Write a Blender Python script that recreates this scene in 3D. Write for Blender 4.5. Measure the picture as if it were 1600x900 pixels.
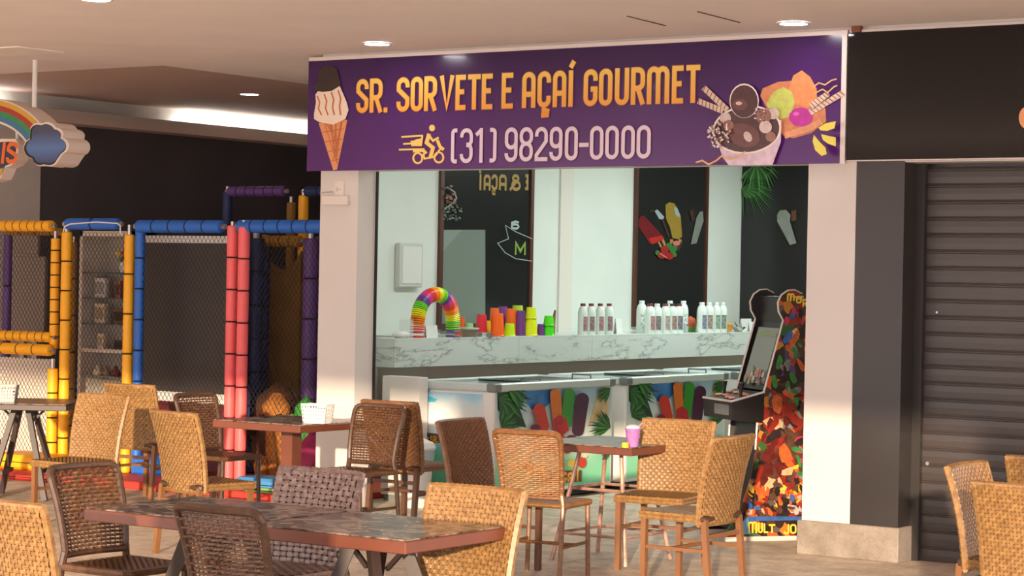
import bpy, math, random
from math import sin, cos, pi, radians, sqrt, atan
from mathutils import Vector, Matrix
random.seed(7)
scene = bpy.context.scene
for o in list(bpy.data.objects): bpy.data.objects.remove(o)

# ------------------------------------------------------------------ camera
FPX = 3490.0; YAW = radians(34.4); ROLL = 0.019; PITCH = atan(15/FPX); CAMZ = 1.75
FW = Vector((-sin(YAW)*cos(PITCH), cos(YAW)*cos(PITCH), -sin(PITCH)))
RT0 = Vector((cos(YAW), sin(YAW), 0)); UP0 = RT0.cross(FW)
RT = RT0*cos(ROLL) + UP0*sin(ROLL); UP = UP0*cos(ROLL) - RT0*sin(ROLL)
CP = Vector((0, 0, CAMZ))
cam = bpy.data.cameras.new('camera'); cam.sensor_width = 36; cam.lens = FPX/1600*36
cam.clip_start = .1; cam.clip_end = 200
camo = bpy.data.objects.new('camera', cam); scene.collection.objects.link(camo)
M3 = Matrix((RT, UP, -FW)).transposed()
camo.matrix_world = Matrix.Translation(CP) @ M3.to_4x4()
scene.camera = camo

# ------------------------------------------------------------------ world, sun, exposure
scene.view_settings.view_transform = 'Standard'; scene.view_settings.look = 'None'
scene.view_settings.gamma = 1; scene.view_settings.use_curve_mapping = False
scene.view_settings.exposure = 0.06
W = bpy.data.worlds.new('world'); scene.world = W; W.use_nodes = True
bg = W.node_tree.nodes['Background']; bg.inputs[0].default_value = (.985, .905, .91, 1); bg.inputs[1].default_value = 4.6
SUN_EL = atan(.14); SUN_H = Vector((-.455, .89, 0)).normalized()
sd = bpy.data.lights.new('sun', 'SUN'); sd.energy = 6.2; sd.angle = radians(.9); sd.color = (1.0, .77, .53)
so = bpy.data.objects.new('sun', sd); scene.collection.objects.link(so)
so.rotation_euler = (SUN_H*cos(SUN_EL) + Vector((0, 0, -sin(SUN_EL)))).to_track_quat('-Z', 'Y').to_euler()
def area(name, loc, size, energy, col, target=None):
    d = bpy.data.lights.new(name, 'AREA'); d.shape = 'RECTANGLE'; d.size, d.size_y = size; d.energy = energy; d.color = col
    o = bpy.data.objects.new(name, d); scene.collection.objects.link(o); o.location = loc
    return o
# area lights for unseen lamps under the ceiling of the ice cream shop
area('unseen_shop_lamp', (-9.6, 15.2, 3.33), (.3, 1.2), 36, (.86, 1, .93))
area('unseen_shop_lamp', (-9.6, 18.2, 3.33), (.3, 1.2), 66, (.86, 1, .93))
area('unseen_shop_lamp', (-9.6, 20.4, 3.33), (.3, 1.2), 56, (.86, 1, .93))  # third lamp, added to brighten the rear of the shop

# ------------------------------------------------------------------ pixel helpers (1600x900 frame -> point on a real plane)
def ray(px, py): return FW + RT*((px-800)/FPX) + UP*((450-py)/FPX)
def pz(px, py, z): d = ray(px, py); return CP + d*((z-CP.z)/d.z)
def pyy(px, py, y): d = ray(px, py); return CP + d*(y/d.y)
def pxx(px, py, x): d = ray(px, py); return CP + d*(x/d.x)
def ppl(px, py, p0, n): d = ray(px, py); return CP + d*((Vector(p0)-CP).dot(n)/d.dot(n))

# ------------------------------------------------------------------ materials
MATS = {}
def srgb(c):
    return tuple(((v/255)/12.92 if v/255 <= .04045 else ((v/255+.055)/1.055)**2.4) for v in c) + (1,)
def mat(name, c, rough=.5, metal=0, spec=.5, var=0, scale=8, bump=0, bscale=60, emit=0, alpha=1, coat=0, trans=0):
    if name in MATS: return MATS[name]
    m = bpy.data.materials.new(name); m.use_nodes = True; nt = m.node_tree; b = nt.nodes['Principled BSDF']
    col = srgb(c); b.inputs['Base Color'].default_value = col; b.inputs['Roughness'].default_value = rough
    b.inputs['Metallic'].default_value = metal; b.inputs['Specular IOR Level'].default_value = spec
    b.inputs['Coat Weight'].default_value = coat; b.inputs['Alpha'].default_value = alpha
    b.inputs['Transmission Weight'].default_value = trans
    if var or bump:
        tc = nt.nodes.new('ShaderNodeTexCoord')
    if var:
        n = nt.nodes.new('ShaderNodeTexNoise'); n.inputs['Scale'].default_value = scale; n.inputs['Detail'].default_value = 4
        nt.links.new(tc.outputs['Object'], n.inputs['Vector'])
        r = nt.nodes.new('ShaderNodeValToRGB'); e = r.color_ramp.elements
        e[0].position = .3; e[1].position = .7
        e[0].color = tuple(max(0, v*(1-var)) for v in col[:3]) + (1,); e[1].color = tuple(min(1, v*(1+var)) for v in col[:3]) + (1,)
        nt.links.new(n.outputs['Fac'], r.inputs['Fac']); nt.links.new(r.outputs['Color'], b.inputs['Base Color'])
    if bump:
        n2 = nt.nodes.new('ShaderNodeTexNoise'); n2.inputs['Scale'].default_value = bscale; n2.inputs['Detail'].default_value = 3
        nt.links.new(tc.outputs['Object'], n2.inputs['Vector'])
        bp = nt.nodes.new('ShaderNodeBump'); bp.inputs['Strength'].default_value = bump; bp.inputs['Distance'].default_value = .01
        nt.links.new(n2.outputs['Fac'], bp.inputs['Height']); nt.links.new(bp.outputs['Normal'], b.inputs['Normal'])
    if emit:
        b.inputs['Emission Color'].default_value = col; b.inputs['Emission Strength'].default_value = emit
    MATS[name] = m; return m
def ramp_mat(name, axis, stops, lo, hi, rough=.4, noise=0, nscale=3, coat=0, spec=.5):
    """printed gradient along a world axis: stops = [(t, rgb)], t measured between lo and hi"""
    if name in MATS: return MATS[name]
    m = bpy.data.materials.new(name); m.use_nodes = True; nt = m.node_tree; b = nt.nodes['Principled BSDF']
    b.inputs['Roughness'].default_value = rough; b.inputs['Coat Weight'].default_value = coat; b.inputs['Specular IOR Level'].default_value = spec
    g = nt.nodes.new('ShaderNodeNewGeometry'); s = nt.nodes.new('ShaderNodeSeparateXYZ'); nt.links.new(g.outputs['Position'], s.inputs[0])
    mr = nt.nodes.new('ShaderNodeMapRange'); mr.inputs[1].default_value = lo; mr.inputs[2].default_value = hi
    nt.links.new(s.outputs['XYZ'.index(axis)], mr.inputs[0])
    fac = mr.outputs[0]
    if noise:
        n = nt.nodes.new('ShaderNodeTexNoise'); n.inputs['Scale'].default_value = nscale; n.inputs['Detail'].default_value = 3
        nt.links.new(g.outputs['Position'], n.inputs['Vector'])
        ma = nt.nodes.new('ShaderNodeMath'); ma.operation = 'MULTIPLY_ADD'; ma.inputs[1].default_value = noise; nt.links.new(n.outputs['Fac'], ma.inputs[0])
        ma2 = nt.nodes.new('ShaderNodeMath'); ma2.operation = 'ADD'; ma.inputs[2].default_value = -noise/2
        nt.links.new(ma.outputs[0], ma2.inputs[0]); nt.links.new(fac, ma2.inputs[1]); fac = ma2.outputs[0]
    r = nt.nodes.new('ShaderNodeValToRGB'); els = r.color_ramp.elements
    for k, (t, c) in enumerate(stops):
        e = els[k] if k < 2 else els.new(t)
        e.position = t; e.color = srgb(c)
    nt.links.new(fac, r.inputs['Fac']); nt.links.new(r.outputs['Color'], b.inputs['Base Color'])
    MATS[name] = m; return m

WHITE = mat('white_paint', (216, 210, 206), .6, var=.03, scale=2)
WHITE_IN = mat('white_wall', (222, 226, 221), .55, var=.03, scale=2)
CEIL = mat('ceiling_paint', (244, 236, 234), .8, var=.03, scale=1.5)
CEIL2 = mat('ceiling_recess_paint', (216, 190, 180), .8, var=.03, scale=1.5)
BLACKW = mat('black_wall', (88, 84, 86), .45, var=.12, scale=1.5)
BLACKG = mat('black_gloss', (28, 26, 27), .06, spec=.35)
BLACKP = mat('black_panel', (38, 38, 38), .22, spec=.4)
SHUT = mat('shutter_paint', (62, 55, 53), .38, var=.08, scale=3)
JAMB = mat('jamb_paint', (48, 44, 43), .4, var=.08, scale=3)
METAL = mat('galvanised', (170, 168, 165), .35, metal=.8)
CHROME = mat('chrome', (205, 205, 205), .15, metal=1)
DARK = mat('dark_tie', (25, 22, 22), .7)
LAMP = mat('lamp_lens', (255, 250, 250), .5, emit=45)
LED = mat('led_strip', (246, 255, 250), .5, emit=14)
ALU = mat('white_aluminium', (226, 214, 210), .35)
BROWNM = mat('brown_metal', (112, 62, 44), .4, var=.12, scale=5)
BROWND = mat('dark_brown_metal', (50, 34, 28), .45, var=.1, scale=6)
WOODF = mat('brown_frame', (86, 50, 38), .4, var=.15, scale=6)
PLASTW = mat('white_plastic', (228, 226, 224), .4)
CREAMP = mat('cream_plastic', (225, 214, 205), .4)
GREYP = mat('grey_plastic', (118, 122, 122), .45)
GLASS = mat('lid_glass', (120, 135, 132), .06, spec=.6)
CLEAR = mat('clear_plastic', (225, 230, 226), .1, alpha=.28)

def concrete(name, base, dark, scale, rough=.7):
    m = mat(name, base, rough); nt = m.node_tree; b = nt.nodes['Principled BSDF']
    tc = nt.nodes.new('ShaderNodeTexCoord')
    a = nt.nodes.new('ShaderNodeTexNoise'); a.inputs['Scale'].default_value = scale; a.inputs['Detail'].default_value = 8; a.inputs['Roughness'].default_value = .7
    v = nt.nodes.new('ShaderNodeTexVoronoi'); v.inputs['Scale'].default_value = scale*14
    nt.links.new(tc.outputs['Object'], a.inputs['Vector']); nt.links.new(tc.outputs['Object'], v.inputs['Vector'])
    r = nt.nodes.new('ShaderNodeValToRGB'); e = r.color_ramp.elements; e[0].position = .36; e[1].position = .62
    e[0].color = srgb(dark); e[1].color = srgb(base); nt.links.new(a.outputs['Fac'], r.inputs['Fac'])
    r2 = nt.nodes.new('ShaderNodeValToRGB'); e = r2.color_ramp.elements; e[0].position = .0; e[1].position = .35
    e[0].color = (.55, .5, .46, 1); e[1].color = (1, 1, 1, 1); nt.links.new(v.outputs['Distance'], r2.inputs['Fac'])
    mx = nt.nodes.new('ShaderNodeMix'); mx.data_type = 'RGBA'; mx.blend_type = 'MULTIPLY'; mx.inputs[0].default_value = .7
    nt.links.new(r.outputs['Color'], mx.inputs[6]); nt.links.new(r2.outputs['Color'], mx.inputs[7])
    nt.links.new(mx.outputs[2], b.inputs['Base Color'])
    bp = nt.nodes.new('ShaderNodeBump'); bp.inputs['Strength'].default_value = .25; bp.inputs['Distance'].default_value = .01
    nt.links.new(a.outputs['Fac'], bp.inputs['Height']); nt.links.new(bp.outputs['Normal'], b.inputs['Normal'])
    return m
FLOORM = concrete('terrazzo_floor', (222, 206, 186), (180, 163, 146), 5)
PLINTH = concrete('concrete_plinth', (158, 147, 137), (128, 117, 108), 4)
def marble():
    m = mat('marble', (205, 212, 206), .22); nt = m.node_tree; b = nt.nodes['Principled BSDF']
    tc = nt.nodes.new('ShaderNodeTexCoord'); mp = nt.nodes.new('ShaderNodeMapping'); mp.inputs['Rotation'].default_value = (.7, .2, .3); mp.inputs['Scale'].default_value = (1, .7, 2.6)
    n = nt.nodes.new('ShaderNodeTexNoise'); n.inputs['Scale'].default_value = 2.2; n.inputs['Detail'].default_value = 9; n.inputs['Roughness'].default_value = .6; n.inputs['Distortion'].default_value = .25
    nt.links.new(tc.outputs['Object'], mp.inputs[0]); nt.links.new(mp.outputs[0], n.inputs['Vector'])
    r = nt.nodes.new('ShaderNodeValToRGB'); e = r.color_ramp.elements
    e[0].position = .395; e[0].color = srgb((214, 219, 213)); e[1].position = .5; e[1].color = srgb((212, 217, 212))
    for t, c in ((.425, (196, 202, 197)), (.44, (140, 146, 143)), (.45, (200, 206, 201))):
        k = e.new(t); k.color = srgb(c)
    nt.links.new(n.outputs['Fac'], r.inputs['Fac']); nt.links.new(r.outputs['Color'], b.inputs['Base Color'])
    return m
MARBLE = marble()
def tabletop():
    m = mat('stone_top', (92, 82, 74), .24, spec=.35); nt = m.node_tree; b = nt.nodes['Principled BSDF']
    tc = nt.nodes.new('ShaderNodeTexCoord')
    n = nt.nodes.new('ShaderNodeTexNoise'); n.inputs['Scale'].default_value = 9; n.inputs['Detail'].default_value = 8; n.inputs['Distortion'].default_value = 1.6
    nt.links.new(tc.outputs['Object'], n.inputs['Vector'])
    r = nt.nodes.new('ShaderNodeValToRGB'); e = r.color_ramp.elements
    e[0].position = .42; e[0].color = srgb((52, 45, 40)); e[1].position = .58; e[1].color = srgb((150, 132, 118))
    nt.links.new(n.outputs['Fac'], r.inputs['Fac']); nt.links.new(r.outputs['Color'], b.inputs['Base Color'])
    return m
STONE = tabletop()
def wicker(name, lo, hi, rough=.42):
    m = mat(name, hi, rough); nt = m.node_tree; b = nt.nodes['Principled BSDF']
    tc = nt.nodes.new('ShaderNodeTexCoord'); mp = nt.nodes.new('ShaderNodeMapping'); mp.inputs['Scale'].default_value = (7, 7, 9)
    n = nt.nodes.new('ShaderNodeTexNoise'); n.inputs['Scale'].default_value = 5; n.inputs['Detail'].default_value = 5
    nt.links.new(tc.outputs['Object'], mp.inputs[0]); nt.links.new(mp.outputs[0], n.inputs['Vector'])
    r = nt.nodes.new('ShaderNodeValToRGB'); e = r.color_ramp.elements; e[0].position = .3; e[1].position = .7
    e[0].color = srgb(lo); e[1].color = srgb(hi)
    nt.links.new(n.outputs['Fac'], r.inputs['Fac']); nt.links.new(r.outputs['Color'], b.inputs['Base Color'])
    return m
HONEY = wicker('honey_wicker', (120, 87, 50), (162, 124, 76)); HONEYC = wicker('honey_wicker_core', (62, 40, 24), (80, 52, 32))
BROWNW = wicker('brown_wicker', (104, 68, 42), (136, 94, 62)); BROWNC = wicker('brown_wicker_core', (58, 36, 24), (70, 46, 30))
GREYW = wicker('grey_brown_wicker', (112, 84, 72), (164, 142, 134), .3); GREYC = wicker('grey_brown_core', (36, 27, 25), (46, 36, 32))
DARKW = wicker('dark_wicker', (74, 50, 36), (108, 76, 54), .3); DARKC = wicker('dark_wicker_frame', (62, 42, 32), (88, 62, 46), .35)
AMBERW = wicker('amber_wicker', (132, 88, 50), (166, 120, 74), .35); AMBERC = wicker('amber_wicker_frame', (104, 68, 40), (132, 90, 54), .35)
HONEYL = mat('honey_leg', (128, 86, 52), .4, var=.1); BROWNL = mat('brown_leg', (96, 62, 42), .4, var=.1)

# ------------------------------------------------------------------ mesh builder
class MB:
    def __init__(s): s.v = []; s.f = []; s.mi = []; s.cur = 0
    def add(s, vs, fs):
        b = len(s.v); s.v += [tuple(p) for p in vs]
        for f in fs: s.f.append(tuple(b+i for i in f)); s.mi.append(s.cur)
    def box(s, c, d, rot=None):
        hx, hy, hz = d[0]/2, d[1]/2, d[2]/2
        P = [Vector((x*hx, y*hy, z*hz)) for x in (-1, 1) for y in (-1, 1) for z in (-1, 1)]
        if rot is not None: P = [rot @ p for p in P]
        c = Vector(c); s.add([p+c for p in P], [(0, 1, 3, 2), (4, 6, 7, 5), (0, 4, 5, 1), (2, 3, 7, 6), (0, 2, 6, 4), (1, 5, 7, 3)]); return s
    def bx(s, x0, x1, y0, y1, z0, z1): return s.box(((x0+x1)/2, (y0+y1)/2, (z0+z1)/2), (abs(x1-x0), abs(y1-y0), abs(z1-z0)))
    def bbx(s, x0, x1, y0, y1, z0, z1, r=.008):
        """box with chamfered edges: chamfered rectangle prism along z with chamfered ends"""
        x0, x1 = min(x0, x1), max(x0, x1); y0, y1 = min(y0, y1), max(y0, y1)
        def ring(z, k):
            a = k
            return [(x0+a+r, y0+a, z), (x1-a-r, y0+a, z), (x1-a, y0+a+r, z), (x1-a, y1-a-r, z), (x1-a-r, y1-a, z), (x0+a+r, y1-a, z), (x0+a, y1-a-r, z), (x0+a, y0+a+r, z)]
        vs = ring(z0, r) + ring(z0+r, 0) + ring(z1-r, 0) + ring(z1, r)
        fs = [tuple(range(7, -1, -1)), tuple(range(24, 32))]
        for k in range(3):
            for i in range(8):
                j = (i+1) % 8; fs.append((k*8+i, k*8+j, k*8+8+j, k*8+8+i))
        s.add(vs, fs); return s
    def bar(s, p0, p1, w, d=None, up=(0, 0, 1)):
        p0, p1 = Vector(p0), Vector(p1); d = d or w; z = (p1-p0); L = z.length; z.normalize()
        u = Vector(up)
        if abs(z.dot(u)) > .95: u = Vector((0, 1, 0))
        x = u.cross(z).normalized(); y = z.cross(x)
        s.box((p0+p1)/2, (w, d, L), Matrix((x, y, z)).transposed()); return s
    def tube(s, path, r, n=8, closed=False, caps=True):
        path = [Vector(p) for p in path]; m = len(path); rr = r if isinstance(r, (list, tuple)) else [r]*m
        b = len(s.v); prev = None
        for i, p in enumerate(path):
            if closed: t = path[(i+1) % m]-path[i-1]
            else: t = path[min(i+1, m-1)]-path[max(i-1, 0)]
            t.normalize()
            if prev is None:
                a = Vector((0, 0, 1)) if abs(t.z) < .9 else Vector((1, 0, 0)); nrm = a.cross(t).normalized()
            else:
                nrm = prev - t*prev.dot(t)
                if nrm.length < 1e-6: nrm = Vector((1, 0, 0))
                nrm.normalize()
            prev = nrm; bi = t.cross(nrm)
            for k in range(n):
                an = 2*pi*k/n; s.v.append(tuple(p + (nrm*cos(an)+bi*sin(an))*rr[i]))
        for i in range(m if closed else m-1):
            j = (i+1) % m
            for k in range(n):
                l = (k+1) % n; s.f.append((b+i*n+k, b+i*n+l, b+j*n+l, b+j*n+k)); s.mi.append(s.cur)
        if caps and not closed:
            s.f.append(tuple(b+k for k in range(n-1, -1, -1))); s.f.append(tuple(b+(m-1)*n+k for k in range(n))); s.mi += [s.cur]*2
        return s
    def cyl(s, p0, p1, r0, r1=None, n=12): return s.tube([p0, p1], [r0, r0 if r1 is None else r1], n)
    def lathe(s, prof, n=16, c=(0, 0, 0), capb=True, capt=True):
        b = len(s.v); c = Vector(c)
        for r, z in prof:
            for k in range(n): a = 2*pi*k/n; s.v.append((c.x+r*cos(a), c.y+r*sin(a), c.z+z))
        for i in range(len(prof)-1):
            for k in range(n):
                l = (k+1) % n; s.f.append((b+i*n+k, b+i*n+l, b+(i+1)*n+l, b+(i+1)*n+k)); s.mi.append(s.cur)
        if capb: s.f.append(tuple(b+k for k in range(n-1, -1, -1))); s.mi.append(s.cur)
        if capt: m = (len(prof)-1)*n; s.f.append(tuple(b+m+k for k in range(n))); s.mi.append(s.cur)
        return s
    def prism(s, pts, ex):
        """polygon of 3D points extruded by vector ex"""
        ex = Vector(ex); P = [Vector(p) for p in pts]; n = len(P)
        s.add(P + [p+ex for p in P], [tuple(range(n-1, -1, -1)), tuple(range(n, 2*n))] + [(i, (i+1) % n, n+(i+1) % n, n+i) for i in range(n)]); return s
    def poly(s, pts): s.add(pts, [tuple(range(len(pts)))]); return s
    def build(s, name, mats, parent=None, smooth=False, loc=None):
        me = bpy.data.meshes.new(name); me.from_pydata(s.v, [], s.f)
        if not isinstance(mats, (list, tuple)): mats = [mats]
        for m in mats: me.materials.append(m)
        for p, i in zip(me.polygons, s.mi): p.material_index = i
        if smooth:
            for p in me.polygons: p.use_smooth = True
            me.set_sharp_from_angle(angle=radians(38))
        me.update()
        o = bpy.data.objects.new(name, me); scene.collection.objects.link(o)
        if parent: o.parent = parent
        if loc: o.location = loc
        return o
def tag(o, label=None, cat=None, group=None, kind=None):
    if label: o['label'] = label
    if cat: o['category'] = cat
    if group: o['group'] = group
    if kind: o['kind'] = kind
    return o
def empty(name, loc=(0, 0, 0), rz=0, label=None, cat=None, group=None):
    o = bpy.data.objects.new(name, None); scene.collection.objects.link(o); o.location = loc; o.rotation_euler.z = rz; o.empty_display_size = .1
    return tag(o, label, cat, group)
def copy_tree(o, parent=None):
    c = o.copy(); scene.collection.objects.link(c); c.parent = parent
    for ch in list(o.children): copy_tree(ch, c)
    return c
def struct(name, mb, m, parent=None, smooth=False):
    o = mb.build(name, m, parent, smooth)
    if parent is None: o['kind'] = 'structure'
    return o

# ------------------------------------------------------------------ 2D drawing for print and lettering
def ell(cx, cy, rx, ry, n=20, a0=0, a1=2*pi, rot=0):
    out = []
    for k in range(n if a1-a0 > 6.28 else n+1):
        a = a0+(a1-a0)*k/n; x, y = rx*cos(a), ry*sin(a); out.append((cx+x*cos(rot)-y*sin(rot), cy+x*sin(rot)+y*cos(rot)))
    return out
def capsule(x0, y0, x1, y1, r0, r1=None, n=8):
    r1 = r0 if r1 is None else r1; a = math.atan2(y1-y0, x1-x0)
    return [(x1+r1*cos(a-pi/2+pi*k/n), y1+r1*sin(a-pi/2+pi*k/n)) for k in range(n+1)] + [(x0+r0*cos(a+pi/2+pi*k/n), y0+r0*sin(a+pi/2+pi*k/n)) for k in range(n+1)]
def ribbon(path, w, closed=False):
    """list of quads along a 2D polyline of width w"""
    P = [Vector(p) for p in path]; P = [p for i, p in enumerate(P) if i == 0 or (p-P[i-1]).length > 1e-5]
    if closed and (P[0]-P[-1]).length < 1e-5: P.pop()
    n = len(P); L = []; R_ = []
    for i in range(n):
        if closed: a, b = P[i]-P[i-1], P[(i+1) % n]-P[i]
        else: a, b = P[max(i, 1)]-P[max(i, 1)-1], P[min(i, n-2)+1]-P[min(i, n-2)]
        a = a.normalized(); b = b.normalized(); na = Vector((-a.y, a.x)); nb = Vector((-b.y, b.x)); m = (na+nb)
        if m.length < .2: m = na
        m = m.normalized(); k = min(1.6, 1/max(.4, m.dot(na))); L.append(P[i]+m*w/2*k); R_.append(P[i]-m*w/2*k)
    return [(L[i], R_[i], R_[(i+1) % n], L[(i+1) % n]) for i in range(n if closed else n-1)]
def corner(cx, cy, rx, ry, a0, a1, n=5):
    return [(cx+rx*cos(radians(a0+(a1-a0)*k/n)), cy+ry*sin(radians(a0+(a1-a0)*k/n))) for k in range(n+1)]
def glyph(ch, w, h, t):
    """strokes (path, closed) of a condensed rounded capital in a w x h box"""
    a, b, c, d = t/2, w-t/2, t/2, h-t/2; r = min((b-a)/2, h*.2); m = w/2
    TL = corner(a+r, d-r, r, r, 180, 90); TR = corner(b-r, d-r, r, r, 90, 0); BR = corner(b-r, c+r, r, r, 0, -90); BL = corner(a+r, c+r, r, r, -90, -180)
    rTL = TL[::-1]; rTR = TR[::-1]; rBR = BR[::-1]; rBL = BL[::-1]
    if ch in 'O0': return [(TL+TR+BR+BL, True)]
    if ch in 'CÇG':
        st = [([(b, h*.68)] + rTR + rTL + rBL + rBR + [(b, h*.32)], False)]
        if ch == 'G': st = [([(b, h*.68)] + rTR + rTL + rBL + rBR + [(b, h*.46), (m, h*.46)], False)]
        if ch == 'Ç': st.append(([(m, 0), (m, -h*.07), (m+t*.8, -h*.1), (m+t*.7, -h*.2), (m-t*.6, -h*.21)], False))
        return st
    if ch == 'S': return [([(b, h*.7)] + rTR + rTL + [(a, h*.64), (b, h*.38)] + BR + BL + [(a, h*.3)], False)]
    if ch == '3': return [([(a, h*.74)] + TL + TR + [(b, h*.62), (b-t*.4, h*.54), (m, h*.52)], False), ([(m, h*.52), (b-t*.4, h*.5), (b, h*.4)] + BR + BL + [(a, h*.26)], False)]
    if ch == '2': return [([(a, h*.72)] + TL + TR + [(b, h*.58), (a, c+h*.12), (a, c), (w, c)], False)]
    if ch == '8':
        q = min(r, h*.2); y = h*.52
        return [(corner(a+q, d-q, q, q, 180, 90)+corner(b-q, d-q, q, q, 90, 0)+corner(b-q, y+q, q, q, 0, -90)+corner(a+q, y+q, q, q, -90, -180), True),
                (corner(a+q, y-q, q, q, 180, 90)+corner(b-q, y-q, q, q, 90, 0)+BR+BL, True)]
    if ch == '9':
        q = r; y = h*.42
        return [(TL+TR+corner(b-q, y+q, q, q, 0, -90)+corner(a+q, y+q, q, q, -90, -180), True), ([(b, h*.7), (b, h*.4)]+BR+BL+[(a, h*.26)], False)]
    if ch == '1': return [([(m+t*.2, 0), (m+t*.2, h)], False), ([(m, h*.93), (0, h*.8)], False)]
    if ch == '(': return [([(b, d)] + corner(a+r, d-r, r, r, 90, 180) + BL[::-1][:0] + corner(a+r, c+r, r, r, 180, 270) + [(b, c)], False)]
    if ch == ')': return [([(a, d)] + corner(b-r, d-r, r, r, 90, 0) + corner(b-r, c+r, r, r, 0, -90) + [(a, c)], False)]
    if ch == '-': return [([(0, h*.45), (w, h*.45)], False)]
    if ch == '.': return [([(0, t/2), (w, t/2)], False)]
    if ch in 'R':
        y = h*.44; q = min(r, (d-y)/2)
        return [([(a, 0), (a, h)], False), ([(a, d)]+corner(b-q, d-q, q, q, 90, 0)+corner(b-q, y+q, q, q, 0, -90)+[(a, y)], False), ([(m, y), (b+t*.1, 0)], False)]
    if ch == 'V': return [([(a, h), (m, t*.5), (b, h)], False)]
    if ch == 'E': return [([(w, d), (a, d), (a, c), (w, c)], False), ([(a, h*.52), (w*.85, h*.52)], False)]
    if ch == 'T': return [([(0, d), (w, d)], False), ([(m, 0), (m, h)], False)]
    if ch == 'A': return [([(a, 0)]+TL+TR+[(b, 0)], False), ([(a, h*.38), (b, h*.38)], False)]
    if ch == 'I': return [([(m, 0), (m, h)], False)]
    if ch == 'Í': return [([(m, 0), (m, h)], False), ([(m-t*.1, h*1.07), (m+t*.7, h*1.25)], False)]
    if ch == 'U': return [([(a, h)]+rBL[:0]+corner(a+r, c+r, r, r, 180, 270)+corner(b-r, c+r, r, r, 270, 360)+[(b, h)], False)]
    if ch == 'J': return [([(b, h)]+BR+BL+[(a, h*.3)], False)]
    if ch == 'L': return [([(a, h), (a, c), (w, c)], False)]
    if ch == 'M':
        q = (m-a)/2
        return [([(a, 0), (a, d-q)]+corner(a+q, d-q, q, q, 180, 0, 6)+[(m, 0)], False), ([(m, d-q)]+corner(m+q, d-q, q, q, 180, 0, 6)+[(b, 0)], False)]
    if ch == 'm': return [([(a, 0), (a, h), (m, h*.3), (b, h), (b, 0)], False)]
    if ch == 'a': return [([(a, d*.9), (m, d), (b, d*.8), (b, 0)], False), (ell(m, h*.32, (b-a)/2, h*.24, 12), True)]
    if ch == '&': return [(ell(m, h*.76, w*.24, h*.17, 12), True), (ell(m-t*.2, h*.32, w*.34, h*.25, 12), True), ([(m, h*.5), (w, 0)], False)]
    return []
class Print:
    """flat print on a plane: fn maps 2D -> 3D, nrm the side it faces; layers 0.4 mm apart"""
    def __init__(s, fn, nrm, base=.002, step=.0006): s.fn = fn; s.n = Vector(nrm).normalized(); s.mb = MB(); s.mats = []; s.h = base; s.step = step
    def _m(s, m):
        if m not in s.mats: s.mats.append(m)
        s.mb.cur = s.mats.index(m)
    def pts(s, P): return [s.fn(p[0], p[1]) + s.n*s.h for p in P]
    def face(s, P):
        Q = s.pts(P)
        if len(Q) > 2:
            nn = Vector((0, 0, 0))
            for i in range(len(Q)):
                nn += Vector(Q[i]).cross(Vector(Q[(i+1) % len(Q)]))
            if nn.dot(s.n) < 0: Q = Q[::-1]
        s.mb.poly(Q)
    def poly(s, P, m): s._m(m); s.face(P); s.h += s.step; return s
    def stroke(s, path, w, m, closed=False):
        s._m(m)
        for q in ribbon(path, w, closed): s.face(q)
        s.h += s.step; return s
    def build(s, name, parent): return s.mb.build(name, s.mats, parent)
def letters(boxes, m, t, fn, nrm, name, parent, outline=None, ow=0, base=.004):
    """boxes: (char, corner function (u,v in 0..1 units of box) ...) -> one lettering mesh"""
    inv = Matrix.Translation(-parent.location)
    for (ch, x0, z0, w, h) in boxes:
        P = Print(fn, nrm, base, 0); P._m(m)
        for gi, (path, cl) in enumerate(glyph(ch, w, h, t)):
            pa = [(x0+p[0], z0+p[1]) for p in path]
            if outline:
                P._m(outline); P.h = base+gi*.0004
                for q in ribbon(pa, t+ow, cl): P.face(q)
            P._m(m); P.h = base+.002+gi*.0004
            for q in ribbon(pa, t, cl): P.face(q)
        P.build(name, parent).matrix_parent_inverse = inv

# ================================================================== THE SETTING
Y0 = 13.016            # facade plane
XW = -16.5             # far left wall
XS = -11.6             # left wall inside the shop
YB = 21.3              # back wall of the shop
struct('floor', MB().bx(-24, 16, -18, 24, -.2, 0), FLOORM)
cl = MB().bx(-24, 12, 1.0, 13.14, 3.4, 3.7).bx(-12.417, 12, 13.14, 24, 3.4, 3.7)
cl.bx(-24, -12.417, 13.14, 24, 3.5, 3.7)
cl.bx(-24, 12, .75, 1.05, 2.84, 3.7)                      # unseen fascia beam at the open front, set low to cut the sun
ce = struct('ceiling', cl, CEIL)
struct('ceiling_recess_panel', MB().bx(-24, -12.43, 13.16, 24, 3.49, 3.4999), CEIL2, ce)
ce2 = MB().bx(-24, -12.417, 13.14, 13.155, 3.4, 3.5).bx(-12.432, -12.417, 13.155, 24, 3.4, 3.5); struct('recess_edge', ce2, CEIL, ce)
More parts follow.
